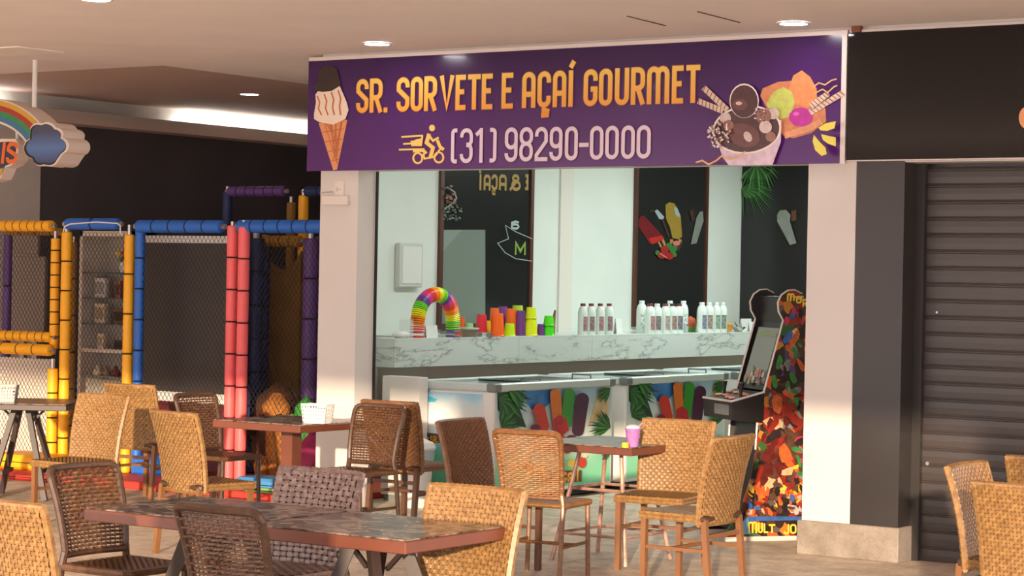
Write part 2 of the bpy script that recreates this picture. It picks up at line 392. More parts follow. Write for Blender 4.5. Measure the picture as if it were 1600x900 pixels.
# left wall with a white part, a black part and a lit cove lip
wl = struct('wall_left', MB().bx(XW-.2, XW, 15.72, 24, 0, 3.5), BLACKW)
struct('white_wall_section', MB().bx(XW-.2, XW+.01, 2, 15.72, 0, 3.5), mat('grey_white_paint', (214, 206, 198), .6, var=.04), wl)
struct('wall_back', MB().bx(-18, XS-.2, 20.5, 20.7, 0, 3.5), BLACKW)
t1 = struct('trim_1', MB().bx(XW, XW+.30, 10, 22, 3.21, 3.27), CEIL2)
struct('lip', MB().bx(XW+.27, XW+.30, 10, 22, 3.27, 3.335), mat('lip_paint', (205, 190, 178), .6), t1)
struct('cove_wall', MB().bx(XW, XW+.012, 10, 22, 3.335, 3.5), mat('cove_paint', (226, 226, 220), .6), t1)
struct('led_tube', MB().bx(XW+.10, XW+.13, 17.6, 21.6, 3.30, 3.325).bx(XW+.10, XW+.13, 11.0, 15.2, 3.30, 3.325), LED, t1)
# shop shell
struct('wall_shop_left', MB().bx(XS-.15, XS, 14.85, YB+.2, 0, 3.4), WHITE_IN)
struct('wall_shop_corner', MB().prism([(-10.67, 13.2, 0), (-10.40, 13.228, 0), (XS, 14.85, 0), (XS-.15, 14.95, 0)], (0, 0, 3.4)), WHITE_IN)
struct('wall_shop_back', MB().bx(XS, -4.4, YB, YB+.2, 0, 3.4), BLACKP)
struct('wall_shop_right', MB().bx(-6.24, -6.1, 13.26, YB, 0, 3.4), WHITE_IN)
struct('wall_facade_top', MB().bx(-10.67, 4, Y0+.005, Y0+.2, 2.53, 3.4), WHITE)
struct('wall_pillar_left', MB().bx(-10.67, -10.312, Y0, 13.228, 0, 3.4), WHITE)
struct('trim_2', MB().bx(-10.345, -10.30, 13.228, 13.25, 0, 3.4), DARK)
struct('wall_pillar_right', MB().bx(-6.602, -6.262, Y0, 13.26, .2, 3.4), WHITE)
struct('wall_black_jamb', MB().bx(-6.261, -5.928, Y0+.002, 13.26, .2, 2.56), JAMB)
struct('baseboard_right', MB().bbx(-6.628, -5.915, Y0-.02, 13.27, 0, .222, .006), PLINTH)
# rolling shutter: slat by slat
YSH = 13.25
sh = MB().bx(-5.928, -4.0, YSH+.05, YSH+.09, 0, 2.56); dr = struct('door_1', sh, SHUT)
sl = MB(); pitch = .1045
prof = [(0, -.008), (.002, -.010), (.040, -.0115), (.077, -.010), (.080, -.0055), (.082, -.0055), (.085, -.010), (.089, -.010), (.092, -.0055), (.094, -.0055), (.097, -.010), (.1045, -.008)]
V = [];
for z, y in prof: V += [(-5.928, YSH+y, z), (-4.0, YSH+y, z)]
sl.add(V + [(-5.928, YSH+.03, 0), (-4.0, YSH+.03, 0), (-5.928, YSH+.03, pitch), (-4.0, YSH+.03, pitch)], [(2*i, 2*i+1, 2*i+3, 2*i+2) for i in range(len(prof)-1)] + [(24, 25, 1, 0), (22, 23, 27, 26)])
s0 = sl.build('slat', SHUT, dr)
for k in range(1, 24):
    c = s0.copy(); scene.collection.objects.link(c); c.parent = dr; c.location.z = k*pitch
MB().bx(-5.928, -5.87, YSH-.05, YSH-.012, 0, 2.56).build('guide_rail', JAMB, dr)
for px in (1441, 1465):
    p = pyy(px, 488, YSH-.012); MB().cyl(p, p+Vector((0, -.012, 0)), .008, n=8).build('lock_stud', METAL, dr)
p = pyy(1450, 724, YSH-.012); MB().cyl(p, p+Vector((0, -.014, 0)), .012, n=10).build('lock', METAL, dr)
# ceiling hatch
h0, h1, h2, h3 = pz(980, 25, 3.399), pz(1040, 40, 3.399), pz(1156, 35, 3.399), pz(1090, 18, 3.399)
hm = MB()
for a, b in ((h0, h1), (h3, h2)): hm.bar(a, b, .008, .006)
struct('trim_3', hm, DARK)
hm2 = MB().poly([pz(-40, 76, 3.397), pz(-30, 73, 3.397), pz(40, 73, 3.397), pz(95, 81, 3.397), pz(-30, 88, 3.397)])
# a pale flush access panel in the ceiling at far left
ax0, ay0 = -13.9, 11.56
tag(MB().bx(-13.9, -12.38, 11.56, 12.02, 3.392, 3.3995).build('ceiling_panel', mat('panel_white', (250, 244, 238), .5)), 'pale rectangular flush panel in the ceiling above the rainbow sign', 'ceiling panel')
# unseen columns added outside the frame to shade the shutter's right end and some chairs
struct('wall_shade_column', MB().bx(-.05, .55, 2.6, 3.2, 0, 3.4), WHITE)
struct('wall_shade_column', MB().bx(-4.32, -3.68, 2.7, 3.3, 0, 3.4), WHITE)

# ------------------------------------------------------------------ downlights
dl = [((589, 67), 3.4, 'round ceiling downlight just above the top left corner of the purple sign'),
      ((1240, 35), 3.4, 'round ceiling downlight above the right part of the purple sign'),
      ((150, -3), 3.4, 'round ceiling downlight cut by the top edge of the photo'),
      ((390, 146), 3.5, 'round downlight in the recessed ceiling over the playground')]
for (p, z, lab) in dl:
    q = pz(*p, z); e = empty('ceiling_downlight', (q.x, q.y, z), 0, lab, 'ceiling light', 'ceiling downlights')
    MB().lathe([(.085, -.002), (.105, -.004), (.11, -.010), (.10, -.014), (.088, -.012)], 24, capb=False, capt=False).build('rim', PLASTW, e, True)
    MB().lathe([(.088, -.004), (.086, -.011), (.0, -.013)], 24, capb=False, capt=False).build('lens', LAMP, e)

# ================================================================== FACADE SIGNS
YS = Y0-.04
SX0, SX1, SZ0, SZ1 = -10.775, -6.36, 2.527, 3.352
sg = empty('shop_sign', ((SX0+SX1)/2, YS, SZ0), 0, 'long purple shop sign with yellow lettering, a phone number and ice cream pictures', 'sign')
class _: pass
def absb(mb, name, m, parent, smooth=False):
    """mesh given in world coordinates, parented to an unrotated empty"""
    o = mb.build(name, m, parent, smooth); o.matrix_parent_inverse = Matrix.Translation(-Vector(parent.location)); return o
def rgb_sign():
    m = ramp_mat('sign_purple', 'Z', [(0, (86, 32, 112)), (1, (54, 24, 78)), (.5, (74, 28, 102))], SZ0, SZ1, .2, .25, 1.6, coat=.1, spec=.4)
    return m
absb(MB().bx(SX0, SX1, YS, Y0, SZ0, SZ1), 'board', rgb_sign(), sg)
absb(MB().bx(SX0, SX1+.035, YS+.004, Y0, SZ1, SZ1+.028).bx(SX1, SX1+.035, YS-.004, Y0, SZ0-.004, SZ1), 'frame', ALU, sg)
sfn = lambda x, z: Vector((x, YS, z))
def S(px, py): q = pyy(px, py, YS); return (q.x, q.z)
def SP(L): return [S(*p) for p in L]
GOLD = ramp_mat('sign_gold', 'Z', [(0, (236, 150, 52)), (1, (246, 200, 92))], 2.90, 3.18, .3)
LILAC = mat('sign_lilac', (226, 206, 226), .3); MAROON = mat('sign_outline', (92, 30, 60), .35); GOLD2 = mat('sign_yellow', (246, 204, 104), .3)
def row(spec, p0, p1):
    """spec: (char, px left, px right); p0/p1 = (px, top, bottom) at two places of the line"""
    out = []
    for ch, l, r in spec:
        t = ((l+r)/2-p0[0])/(p1[0]-p0[0]); top = p0[1]+(p1[1]-p0[1])*t; bot = p0[2]+(p1[2]-p0[2])*t
        a, b = S(l, bot), S(r, bot); c = S(l, top); out.append((ch, a[0], a[1], b[0]-a[0], c[1]-a[1]))
    return out
L1 = [('S', 557, 576), ('R', 578, 598), ('.', 600, 606), ('S', 620, 640), ('O', 642, 661), ('R', 663, 683), ('V', 687, 710), ('E', 712, 728), ('T', 731, 751), ('E', 753, 770),
      ('E', 784, 802), ('A', 816, 837), ('Ç', 840, 861), ('A', 864, 885), ('Í', 887, 897), ('G', 912, 934), ('O', 936, 957), ('U', 961, 983), ('R', 986, 1008), ('M', 1011, 1046), ('E', 1050, 1068), ('T', 1072, 1094)]
letters(row(L1, (567, 124, 177), (1083, 102, 161.5)), GOLD, .036, sfn, (0, -1, 0), 'letter', sg, MAROON, .014)
L2 = [('(', 705, 717), ('3', 719, 739), ('1', 744, 758), (')', 763, 776), ('9', 789, 809), ('8', 812, 833), ('2', 836, 856), ('9', 859, 879), ('0', 883, 903), ('-', 905, 920), ('0', 922, 943), ('0', 946, 967), ('0', 971, 992), ('0', 995, 1017)]
letters(row(L2, (711, 201, 255.5), (1006, 196, 248)), LILAC, .028, sfn, (0, -1, 0), 'digit', sg, MAROON, .008)
# plain ice cream cone picture
P = Print(lambda px, py: Vector((S(px, py)[0], YS, S(px, py)[1])), (0, -1, 0), .002, .0006)
CREAM = mat('print_cream', (238, 218, 200), .3); CHOC = mat('print_chocolate', (48, 34, 34), .3); CONE = mat('print_cone', (226, 150, 100), .3); CONE2 = mat('print_cone_line', (196, 112, 70), .3)
P.poly([(498, 192), (543, 187), (527, 265), (521, 266)], CONE)
for k in range(4):
    P.stroke([(503+k*5, 207+k*15), (538-k*2.3, 201+k*16)], 1.6, CONE2); P.stroke([(507+k*9, 191), (527-k*0.5, 255-k*2)], 1.3, CONE2); P.stroke([(535-k*9, 189), (521, 250-k*14)], 1.3, CONE2)
P.poly([(492, 178), (495, 160), (494, 148), (500, 140), (531, 132), (538, 148), (543, 160), (546, 172), (541, 186), (522, 195), (500, 191), (492, 186)], CREAM)
P.poly([(492, 136), (498, 128), (499, 112), (507, 104), (520, 103), (528, 108), (531, 122), (534, 128), (533, 134), (520, 142), (506, 144), (495, 142)], CHOC)
for k in range(4): P.stroke([(497+k*11, 150+k*-3), (501+k*11, 160+k*-2), (499+k*11, 170+k*-1), (504+k*10, 180)], 2.2, CONE2)
P.build('ice_cream_cone_picture', sg).matrix_parent_inverse = Matrix.Translation(-sg.location)
# delivery scooter picture
P = Print(lambda px, py: Vector((S(px, py)[0], YS, S(px, py)[1])), (0, -1, 0), .002, .0006)
for w0 in ((653, 247), (686, 246)): P.stroke(ell(w0[0], w0[1], 7, 8, 18), 3, GOLD2, True)
P.poly(ell(675.5, 200, 4.6, 5.2), GOLD2)
P.stroke([(671, 209), (667, 223), (677, 231), (673, 246)], 6, GOLD2); P.stroke([(672, 213), (677, 220), (686, 215)], 3.5, GOLD2)
P.stroke([(684, 219), (688, 229), (694, 234)], 5, GOLD2); P.stroke([(690, 231), (680, 245), (664, 248), (662, 240)], 3, GOLD2)
P.stroke([(646, 236), (662, 235), (667, 240)], 5, GOLD2); P.stroke([(624, 234), (664, 233)], 2.6, GOLD2)
P.stroke([(628, 214), (662, 212)], 2.8, GOLD2); P.stroke([(631, 225), (650, 224)], 2.8, GOLD2); P.stroke([(661, 213), (659, 227), (645, 227), (644, 220)], 3, GOLD2)
P.poly([(651, 218), (661, 216), (659, 228), (644, 228), (645, 221)], GOLD2)
P.build('delivery_scooter_picture', sg).matrix_parent_inverse = Matrix.Translation(-sg.location)
# ice cream cup picture
P = Print(lambda px, py: Vector((S(px, py)[0], YS, S(px, py)[1])), (0, -1, 0), .002, .0006)
pc = lambda n, c: mat('print_'+n, c, .3, var=.15, scale=25)
WAF = pc('waffle', (206, 130, 88)); ORG = pc('orange_scoop', (232, 140, 88)); LIM = pc('lime_scoop', (190, 200, 96)); MAG = pc('magenta_scoop', (186, 40, 150)); CH1 = pc('choc', (74, 38, 40)); CH2 = pc('choc_gloss', (104, 60, 56)); CUP = pc('cup', (214, 190, 210)); COOK = pc('cookie', (206, 186, 180)); WFR = pc('wafer', (222, 196, 178)); YEL = mat('print_yellow', (232, 216, 84), .3); TAN = pc('tan', (150, 104, 92)); WHT = mat('print_white', (236, 224, 216), .3)
P.poly([(1188, 150), (1192, 138), (1216, 128), (1240, 126), (1270, 140), (1290, 170), (1291, 190), (1268, 208), (1240, 216), (1224, 212), (1210, 190)], WAF)
P.poly([(1232, 140), (1240, 118), (1253, 110), (1266, 120), (1276, 138), (1277, 158), (1262, 168), (1244, 162)], ORG)
P.poly([(1198, 162), (1208, 144), (1224, 136), (1238, 144), (1242, 160), (1236, 182), (1218, 186), (1204, 176)], LIM)
P.poly(ell(1252, 183, 19, 15, 16), MAG); P.poly(ell(1245, 178, 5, 3, 10), pc('magenta_light', (220, 96, 190)))
P.stroke([(1226, 212), (1246, 206), (1266, 200), (1284, 190)], 10, pc('waffle_rim', (222, 152, 112)))
for (a, b, n_) in (((1266, 176), (1318, 145), 9), ((1268, 166), (1296, 146), 6), ((1138, 172), (1101, 137), 7), ((1132, 174), (1093, 158), 7)):
    P.stroke([a, b], 9, WFR); a, b = Vector(a), Vector(b); nn = Vector((-(b-a).y, (b-a).x)).normalized()
    for k in range(n_): q = a+(b-a)*(k+.5)/n_; P.stroke([q-nn*4.5, q+nn*4.5+(b-a)*.06], 1.6, TAN)
for pa in ([(1274, 136), (1282, 130), (1292, 133), (1302, 126), (1310, 124)], [(1276, 146), (1288, 140), (1296, 145), (1306, 136), (1311, 134)]): P.stroke(pa, 2, pc('caramel', (224, 170, 110)))
P.poly([(1116, 196), (1224, 188), (1223, 222), (1210, 258), (1142, 259), (1132, 246)], CUP)
P.poly(ell(1170, 203, 54, 38, 28, rot=-.1), WHT); P.poly(ell(1170, 203, 51, 35, 28, rot=-.1), CH1)
P.poly(ell(1166, 158, 23, 27, 20), WHT); P.poly(ell(1166, 159, 21.5, 25.5, 20), CH1); P.poly(ell(1160, 164, 12, 9, 12), CH2); P.poly(ell(1158, 162, 5, 3, 10), COOK)
P.poly(ell(1166, 212, 26, 18, 16, rot=.3), CH2); P.poly(ell(1172, 214, 6, 9, 10, rot=-.5), COOK)
for (x, y, r, m) in ((1137, 185, 9, COOK), (1142, 196, 8, TAN), (1212, 178, 9, COOK), (1197, 182, 12, TAN), (1200, 199, 10, COOK), (1208, 214, 8, TAN)): P.poly(ell(x, y, r, r, 14), m)
random.seed(3)
for k in range(70):
    a = random.uniform(0, 6.28); q = sqrt(random.random()); x, y = 1130+17*q*cos(a), 212+21*q*sin(a)
    P.poly(ell(x, y, 2.2, 1.5, 6, rot=random.uniform(0, 3)), random.choice([WHT, WHT, COOK, TAN]))
for k in range(24): P.poly(ell(1197+random.uniform(-10, 10), 181+random.uniform(-10, 10), 1.6, 1, 5), random.choice([WHT, CH1]))
P.stroke([(1098, 255), (1108, 252), (1118, 258), (1130, 252), (1138, 245), (1152, 250), (1164, 246), (1175, 238)], 2.6, pc('caramel', (224, 170, 110)))
for lf in ([(1289, 201), (1300, 194), (1316, 191), (1314, 202), (1302, 206), (1292, 205)], [(1293, 211), (1306, 214), (1316, 216), (1316, 230), (1304, 226), (1296, 220)], [(1282, 212), (1290, 222), (1300, 232), (1302, 242), (1294, 245), (1284, 236), (1280, 222)]): P.poly(lf, YEL)
P.build('ice_cream_cup_picture', sg).matrix_parent_inverse = Matrix.Translation(-sg.location)
# black glossy sign to the right
bsg = empty('shop_sign', (-5.2, YS, 2.545), 0, 'blank glossy black shop sign above the closed rolling shutter', 'sign')
absb(MB().bx(-6.312, -4.0, YS-.01, Y0, 2.545, 3.358), 'board', BLACKG, bsg)
absb(MB().bx(-6.312, -4.0, YS-.006, Y0, 2.538, 2.546).bx(-6.312, -4.0, YS+.004, Y0, 3.358, 3.376), 'frame', ALU, bsg)
P = Print(lambda px, py: Vector((pyy(px, py, YS-.01).x, YS-.01, pyy(px, py, YS-.01).z)), (0, -1, 0)); P.poly(ell(1606, 184, 14, 18), mat('print_orange', (232, 160, 100), .3)); P.build('orange_emblem', bsg).matrix_parent_inverse = Matrix.Translation(-bsg.location)
p = pyy(1337, 50, YS-.02); tag(MB().bx(p.x-.03, p.x+.03, YS-.02, YS+.02, 3.36, 3.399).build('sign_bracket', mat('rust', (120, 66, 44), .6)), 'small rusty bracket between the two shop signs at the ceiling', 'bracket')

# adapter and socket on left pillar
e = empty('power_adapter', (-10.5, Y0, 2.2), 0, 'cream power adapter with cable on the white left pillar below the sign', 'power adapter')
a, b = pyy(507, 306, Y0), pyy(546, 321, Y0)
absb(MB().bbx(a.x, b.x, Y0-.035, Y0, b.z, a.z, .006), 'adapter_body', CREAMP, e)
a, b = pyy(524, 282, Y0), pyy(538, 306, Y0); absb(MB().bbx(a.x, b.x, Y0-.012, Y0, b.z, a.z, .003), 'socket_plate', CREAMP, e)
cb = [pyy(px, py, Y0-.012) for px, py in ((500, 302), (508, 300), (516, 300), (524, 296), (532, 296))]
absb(MB().tube(cb, .004, 5), 'cable', mat('cable_cream', (190, 170, 155), .5), e)
absb(MB().bx(pyy(528, 0, Y0).x, pyy(535, 0, Y0).x, Y0-.03, Y0-.01, pyy(530, 299, Y0).z, pyy(530, 293, Y0).z), 'plug', CREAMP, e)

# ================================================================== SHOP INTERIOR
def wfn(px, py, x): q = pxx(px, py, x); return (q.y, q.z)
def framed(name, pxl, pxr, lab, cat, zb=1.29, fr=.05, z1=3.3):
    y0, y1 = pxx(pxl, 300, XS).y, pxx(pxr, 300, XS).y
    e = empty(name, (XS, (y0+y1)/2, zb), 0, lab, cat)
    absb(MB().bx(XS, XS+.012, y0+fr, y1-fr, zb+fr, z1-fr), 'panel', BLACKP, e)
    for n_, mb in (('frame_rail', MB().bx(XS, XS+.03, y0, y1, zb, zb+fr)), ('frame_rail', MB().bx(XS, XS+.03, y0, y1, z1-fr, z1)), ('frame_stile', MB().bx(XS, XS+.03, y0, y0+fr, zb+fr, z1-fr)), ('frame_stile', MB().bx(XS, XS+.03, y1-fr, y1, zb+fr, z1-fr))):
        absb(mb, n_, WOODF, e)
    return e
XP = XS+.012
WP = lambda px, py: pxx(px, py, XP)
mp = framed('menu_mirror', 685, 831, 'tall brown framed dark mirror with a painted reflection of yellow lettering behind the counter', 'mirror')
P = Print(WP, (1, 0, 0))  # what the mirror reflects is painted on the panel as flat shapes
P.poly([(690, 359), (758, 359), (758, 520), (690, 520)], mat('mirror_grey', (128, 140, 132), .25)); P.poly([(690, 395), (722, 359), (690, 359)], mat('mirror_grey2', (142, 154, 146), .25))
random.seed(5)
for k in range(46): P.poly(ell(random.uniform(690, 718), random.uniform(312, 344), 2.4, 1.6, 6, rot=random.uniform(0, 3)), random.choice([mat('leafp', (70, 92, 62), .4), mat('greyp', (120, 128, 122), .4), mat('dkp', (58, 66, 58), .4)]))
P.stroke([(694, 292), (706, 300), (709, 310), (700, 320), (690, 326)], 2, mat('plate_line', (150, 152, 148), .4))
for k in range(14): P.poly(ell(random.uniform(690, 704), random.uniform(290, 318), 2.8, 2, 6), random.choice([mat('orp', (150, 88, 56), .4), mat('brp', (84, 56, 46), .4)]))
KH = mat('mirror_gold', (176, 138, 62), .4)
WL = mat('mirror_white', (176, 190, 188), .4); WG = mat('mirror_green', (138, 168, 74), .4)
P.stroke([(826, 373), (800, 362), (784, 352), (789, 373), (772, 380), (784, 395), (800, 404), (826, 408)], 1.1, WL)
P.build('painted_reflection', mp).matrix_parent_inverse = Matrix.Translation(-mp.location)
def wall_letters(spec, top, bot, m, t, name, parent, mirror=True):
    """letters on the shop's left wall; a mirrored glyph is a painted reflection, run right to left"""
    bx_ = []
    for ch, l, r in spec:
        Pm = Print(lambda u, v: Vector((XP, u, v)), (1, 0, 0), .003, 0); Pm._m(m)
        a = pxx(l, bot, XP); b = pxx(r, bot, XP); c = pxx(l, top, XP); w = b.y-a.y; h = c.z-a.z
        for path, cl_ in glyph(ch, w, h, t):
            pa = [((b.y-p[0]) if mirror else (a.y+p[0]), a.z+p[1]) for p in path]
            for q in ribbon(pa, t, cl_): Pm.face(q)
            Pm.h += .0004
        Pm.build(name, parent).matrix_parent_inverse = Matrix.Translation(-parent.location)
wall_letters([('Í', 747, 753), ('A', 755, 766), ('Ç', 767, 777), ('A', 779, 791), ('&', 796, 814), ('E', 820, 825)], 272, 297, KH, .03, 'painted_reflection_letter', mp)
wall_letters([('a', 798, 811)], 344, 358, WL, .02, 'painted_reflection_letter', mp)
wall_letters([('m', 804, 821)], 379, 398, WG, .028, 'painted_reflection_letter', mp)
pp = framed('popsicle_poster', 990, 1104, 'tall brown framed black poster with popsicles and strawberries', 'poster')
def popsicles(P):
    RED = mat('pop_red', (116, 28, 34), .35, var=.15, scale=20); REDL = mat('pop_red_tip', (186, 48, 38), .35); YP = mat('pop_yellow', (158, 130, 50), .35, var=.25, scale=60); IC = mat('pop_cream', (160, 172, 180), .35); WP_ = mat('pop_white', (128, 132, 124), .35, var=.1, scale=20)
    ST = mat('pop_stick', (186, 130, 76), .4); GR = mat('pop_green', (56, 122, 58), .4); SB = mat('pop_berry', (160, 40, 42), .4); BR = mat('pop_choc', (74, 46, 38), .4); PK = mat('pop_pink', (206, 120, 110), .4)
    P.stroke([(1027, 374), (1033, 386)], 3, ST); P.stroke([(1034, 372), (1039, 384)], 4, ST); P.stroke([(1049, 374), (1049, 384)], 5, ST); P.stroke([(1062, 374), (1062, 382)], 5, ST)
    P.poly([(997, 345), (1000, 338), (1006, 337), (1036, 370), (1034, 376), (1018, 382), (1014, 380), (997, 354)], RED); P.poly([(1013, 372), (1034, 368), (1036, 372), (1032, 376), (1018, 382)], REDL)
    P.poly([(1040, 342), (1039, 320), (1045, 316), (1053, 318), (1058, 326), (1063, 338), (1065, 370), (1060, 374), (1050, 372), (1046, 355)], YP)
    P.poly([(1052, 324), (1057, 324), (1062, 336), (1060, 340), (1055, 336)], IC); P.poly([(1022, 330), (1026, 327), (1037, 339), (1035, 343), (1029, 342)], IC)
    P.stroke([(1014, 330), (1022, 329)], 2, BR); P.stroke([(1034, 343), (1041, 362), (1044, 370)], 3, BR); P.poly([(1048, 380), (1066, 378), (1060, 392), (1048, 396)], BR)
    P.poly([(1076, 330), (1082, 328), (1084, 344), (1080, 346)], BR)
    P.poly([(1087, 340), (1092, 331), (1097, 330), (1098, 345), (1087, 380), (1078, 382)], WP_)
    for x, y, r in ((1044, 384, 5), (1050, 390, 5.5), (1053, 387, 4), (1026, 395, 4), (1052, 398, 4)): P.poly(ell(x, y, r, r, 10), GR)
    for x, y, rx, ry in ((1037, 390, 7, 6), (1032, 399, 7, 5), (1044, 400, 7, 6)): P.poly(ell(x, y, rx, ry, 10), SB)
    P.poly(ell(1055, 380, 6, 4, 10), PK)
    P.stroke([(1029, 396), (1040, 403)], 2, PK)
P = Print(WP, (1, 0, 0)); popsicles(P); P.build('popsicle_picture', pp).matrix_parent_inverse = Matrix.Translation(-pp.location)
# thin pilaster on the white wall and electrical panel
y0, y1 = pxx(874, 300, XS).y, pxx(894, 300, XS).y
struct('trim_4', MB().bx(XS, XS+.02, y0, y1, 0, 3.4), mat('pilaster', (224, 216, 208), .6))
a, b = pxx(617, 379, XS), pxx(652, 449, XS)
e = empty('electrical_panel', (XS, (a.y+b.y)/2, b.z), 0, 'white electrical breaker box on the white wall left of the dark mirror', 'electrical panel')
absb(MB().bbx(XS, XS+.06, a.y, b.y, b.z, a.z, .008), 'box', mat('panel_plastic', (206, 206, 200), .45), e)
absb(MB().bbx(XS+.055, XS+.068, a.y+.03, b.y-.03, b.z+.03, a.z-.03, .004), 'door', PLASTW, e)
# back wall: printed palm fronds and a popsicle reflection painted flat on the black
YBW = YB
bw = empty('wall_mural', (-9.5, YBW, 1.5), 0, 'black back wall mural with green palm fronds and a painted reflection of a white popsicle', 'mural')
P = Print(lambda px, py: pyy(px, py, YBW), (0, -1, 0), .004)
PG = [mat('palm1', (52, 108, 46), .5), mat('palm2', (84, 142, 66), .5), mat('palm3', (34, 76, 36), .5)]
random.seed(9)
for k in range(22):
    a = -.45+k*.085; L = 40+14*sin(k*.15+.3); x0, y0_ = 1159, 296
    P.poly([(x0, y0_-2), (x0+L*.5*cos(a), y0_+L*.45*sin(a)-5), (x0+L*cos(a*1.1), y0_+L*sin(a*1.1)+10), (x0+L*.5*cos(a), y0_+L*.45*sin(a)-2)], PG[k % 3])
for k in range(14):
    a = .25+k*.17; L = 46; x0, y0_ = 1184, 256
    P.poly([(x0-1, y0_), (x0+L*.5*cos(a)-2, y0_+L*.5*sin(a)), (x0+L*cos(a)*.8, y0_+L*sin(a)+6), (x0+L*.5*cos(a)+2, y0_+L*.5*sin(a))], PG[k % 3])
WP_ = mat('pop_white', (128, 132, 124), .35)
P.poly([(1216, 336), (1220, 329), (1230, 328), (1237, 336), (1236, 346), (1246, 380), (1236, 383), (1216, 346)], WP_); P.poly([(1238, 330), (1246, 328), (1246, 344), (1238, 346)], mat('pop_choc2', (96, 58, 44), .4))
P.build('palm_print_and_popsicle_reflection', bw).matrix_parent_inverse = Matrix.Translation(-bw.location)

# ------------------------------------------------------------------ counter
CX = -10.88; CZ0, CZ1 = 1.015, 1.25; CY0, CY1 = 14.25, 20.6
ct = empty('marble_counter', (-11.2, 17.4, 0), 0, 'long white marble counter with grey veins running into the shop', 'counter')
CXL = -11.13; CYW = 14.90
absb(MB().bx(XS+.002, CX-.02, CYW, CY1, CZ0+.02, CZ1-.02).bx(CXL, CX-.02, CY0+.02, CYW, CZ0+.02, CZ1-.02), 'core', WHITE_IN, ct)
ys = [CY0+.02, pxx(811, 540, CX).y, pxx(925, 540, CX).y, pxx(1088, 540, CX).y, CY1]
for a, b in zip(ys, ys[1:]):
    absb(MB().bbx(CX-.02, CX, a+.002, b-.002, CZ0, CZ1-.02, .002), 'front_slab', MARBLE, ct)
    absb(MB().bbx(XS+.002, CX, a+.002 if a > CY0+.1 else CYW, b-.002, CZ1-.02, CZ1, .002), 'top_slab', MARBLE, ct)
absb(MB().bbx(CXL, CX, CY0, CYW-.002, CZ1-.02, CZ1, .002), 'top_slab', MARBLE, ct)
absb(MB().bbx(CXL, CX, CY0, CY0+.02, CZ0, CZ1-.021, .002), 'end_slab', MARBLE, ct)
absb(MB().bx(XS+.002, CX-.20, CYW+.06, CY1, 0, CZ0+.02), 'base_panel', mat('counter_base', (186, 178, 166), .6), ct)
lx0, lx1, lz1 = pyy(597, 600, 13.8).x, pyy(655, 600, 13.8).x, pyy(620, 588, 13.8).z
cb_ = empty('low_cabinet', ((lx0+lx1)/2, 13.86, 0), 0, 'plain white low cabinet between the left pillar and the first freezer', 'cabinet')
absb(MB().bbx(lx0, lx1, 13.8, 13.92, .05, lz1, .006), 'body', WHITE, cb_); absb(MB().bx(lx0+.02, lx1-.02, 13.82, 13.91, 0, .06), 'plinth', GREYP, cb_)
# ------------------------------------------------------------------ freezers
FZX0, FZX1, FZH = -10.47, -9.7, .945
SKY = ramp_mat('freezer_print', 'Z', [(0, (120, 214, 168)), (1, (150, 186, 214)), (.28, (150, 220, 186)), (.42, (206, 232, 220)), (.6, (226, 232, 230)), (.8, (196, 214, 224))], .05, .9, .3, .2, 4)
ENDP = ramp_mat('freezer_end_print', 'Z', [(0, (84, 168, 120)), (1, (112, 190, 226)), (.40, (96, 186, 160)), (.47, (110, 196, 206)), (.56, (206, 226, 230)), (.72, (228, 228, 226)), (.86, (206, 222, 228))], .05, .9, .3, .25, 3)
def freezer(y0, y1, lab):
    e = empty('chest_freezer', ((FZX0+FZX1)/2, (y0+y1)/2, 0), 0, lab, 'freezer', 'chest freezers along the marble counter')
    B = absb(MB().bbx(FZX0, FZX1, y0, y1, .07, .885, .012), 'body', PLASTW, e)
    rim = MB()
    for (a, b, c, d) in ((FZX1-.05, FZX1+.018, y0-.012, y1+.012), (FZX0-.012, FZX0+.05, y0-.012, y1+.012)): rim.bbx(a, b, c, d, .88, FZH, .01)
    for (c, d) in ((y0-.012, y0+.05), (y1-.05, y1+.012)): rim.bbx(FZX0-.012, FZX1+.018, c, d, .881, FZH-.001, .01)
    absb(rim, 'rim', mat('freezer_rim', (196, 206, 204), .35), e)
    for c in (y0-.014, y1-.085):
        absb(MB().bbx(FZX1-.07, FZX1+.021, c, c+.1, .878, FZH+.003, .012), 'rim_corner', GREYP, e)
    ym = (y0+y1)/2
    for k, (c, d, z) in enumerate(((y0+.06, ym+.05, .915), (ym-.05, y1-.06, .93))):
        L = absb(MB().bx(FZX0+.05, FZX1-.05, c, d, z, z+.008), 'glass_lid', GLASS, e)
        hb = MB().tube([Vector((FZX1-.30, d-.1, z+.005)), Vector((FZX1-.30, d-.1, z+.04)), Vector((FZX1-.12, d-.1, z+.04)), Vector((FZX1-.12, d-.1, z+.005))], .008, 6)
        hb.build('lid_handle', GREYP, L)
    absb(MB().bx(FZX0+.03, FZX1-.03, y0+.03, y1-.03, .02, .07), 'base', DARK, e)
    for c in (y0+.12, y1-.12):
        for x in (FZX0+.1, FZX1-.1): absb(MB().cyl((x-.015, c, .025), (x+.015, c, .025), .025, n=12), 'caster', GREYP, e)
    return e
FY0, FY1 = 13.95, 15.67
SH2 = 15.87-FY0
PGN = [mat('fz_palm1', (36, 88, 36), .35), mat('fz_palm2', (60, 128, 48), .35), mat('fz_palm3', (22, 58, 32), .35)]
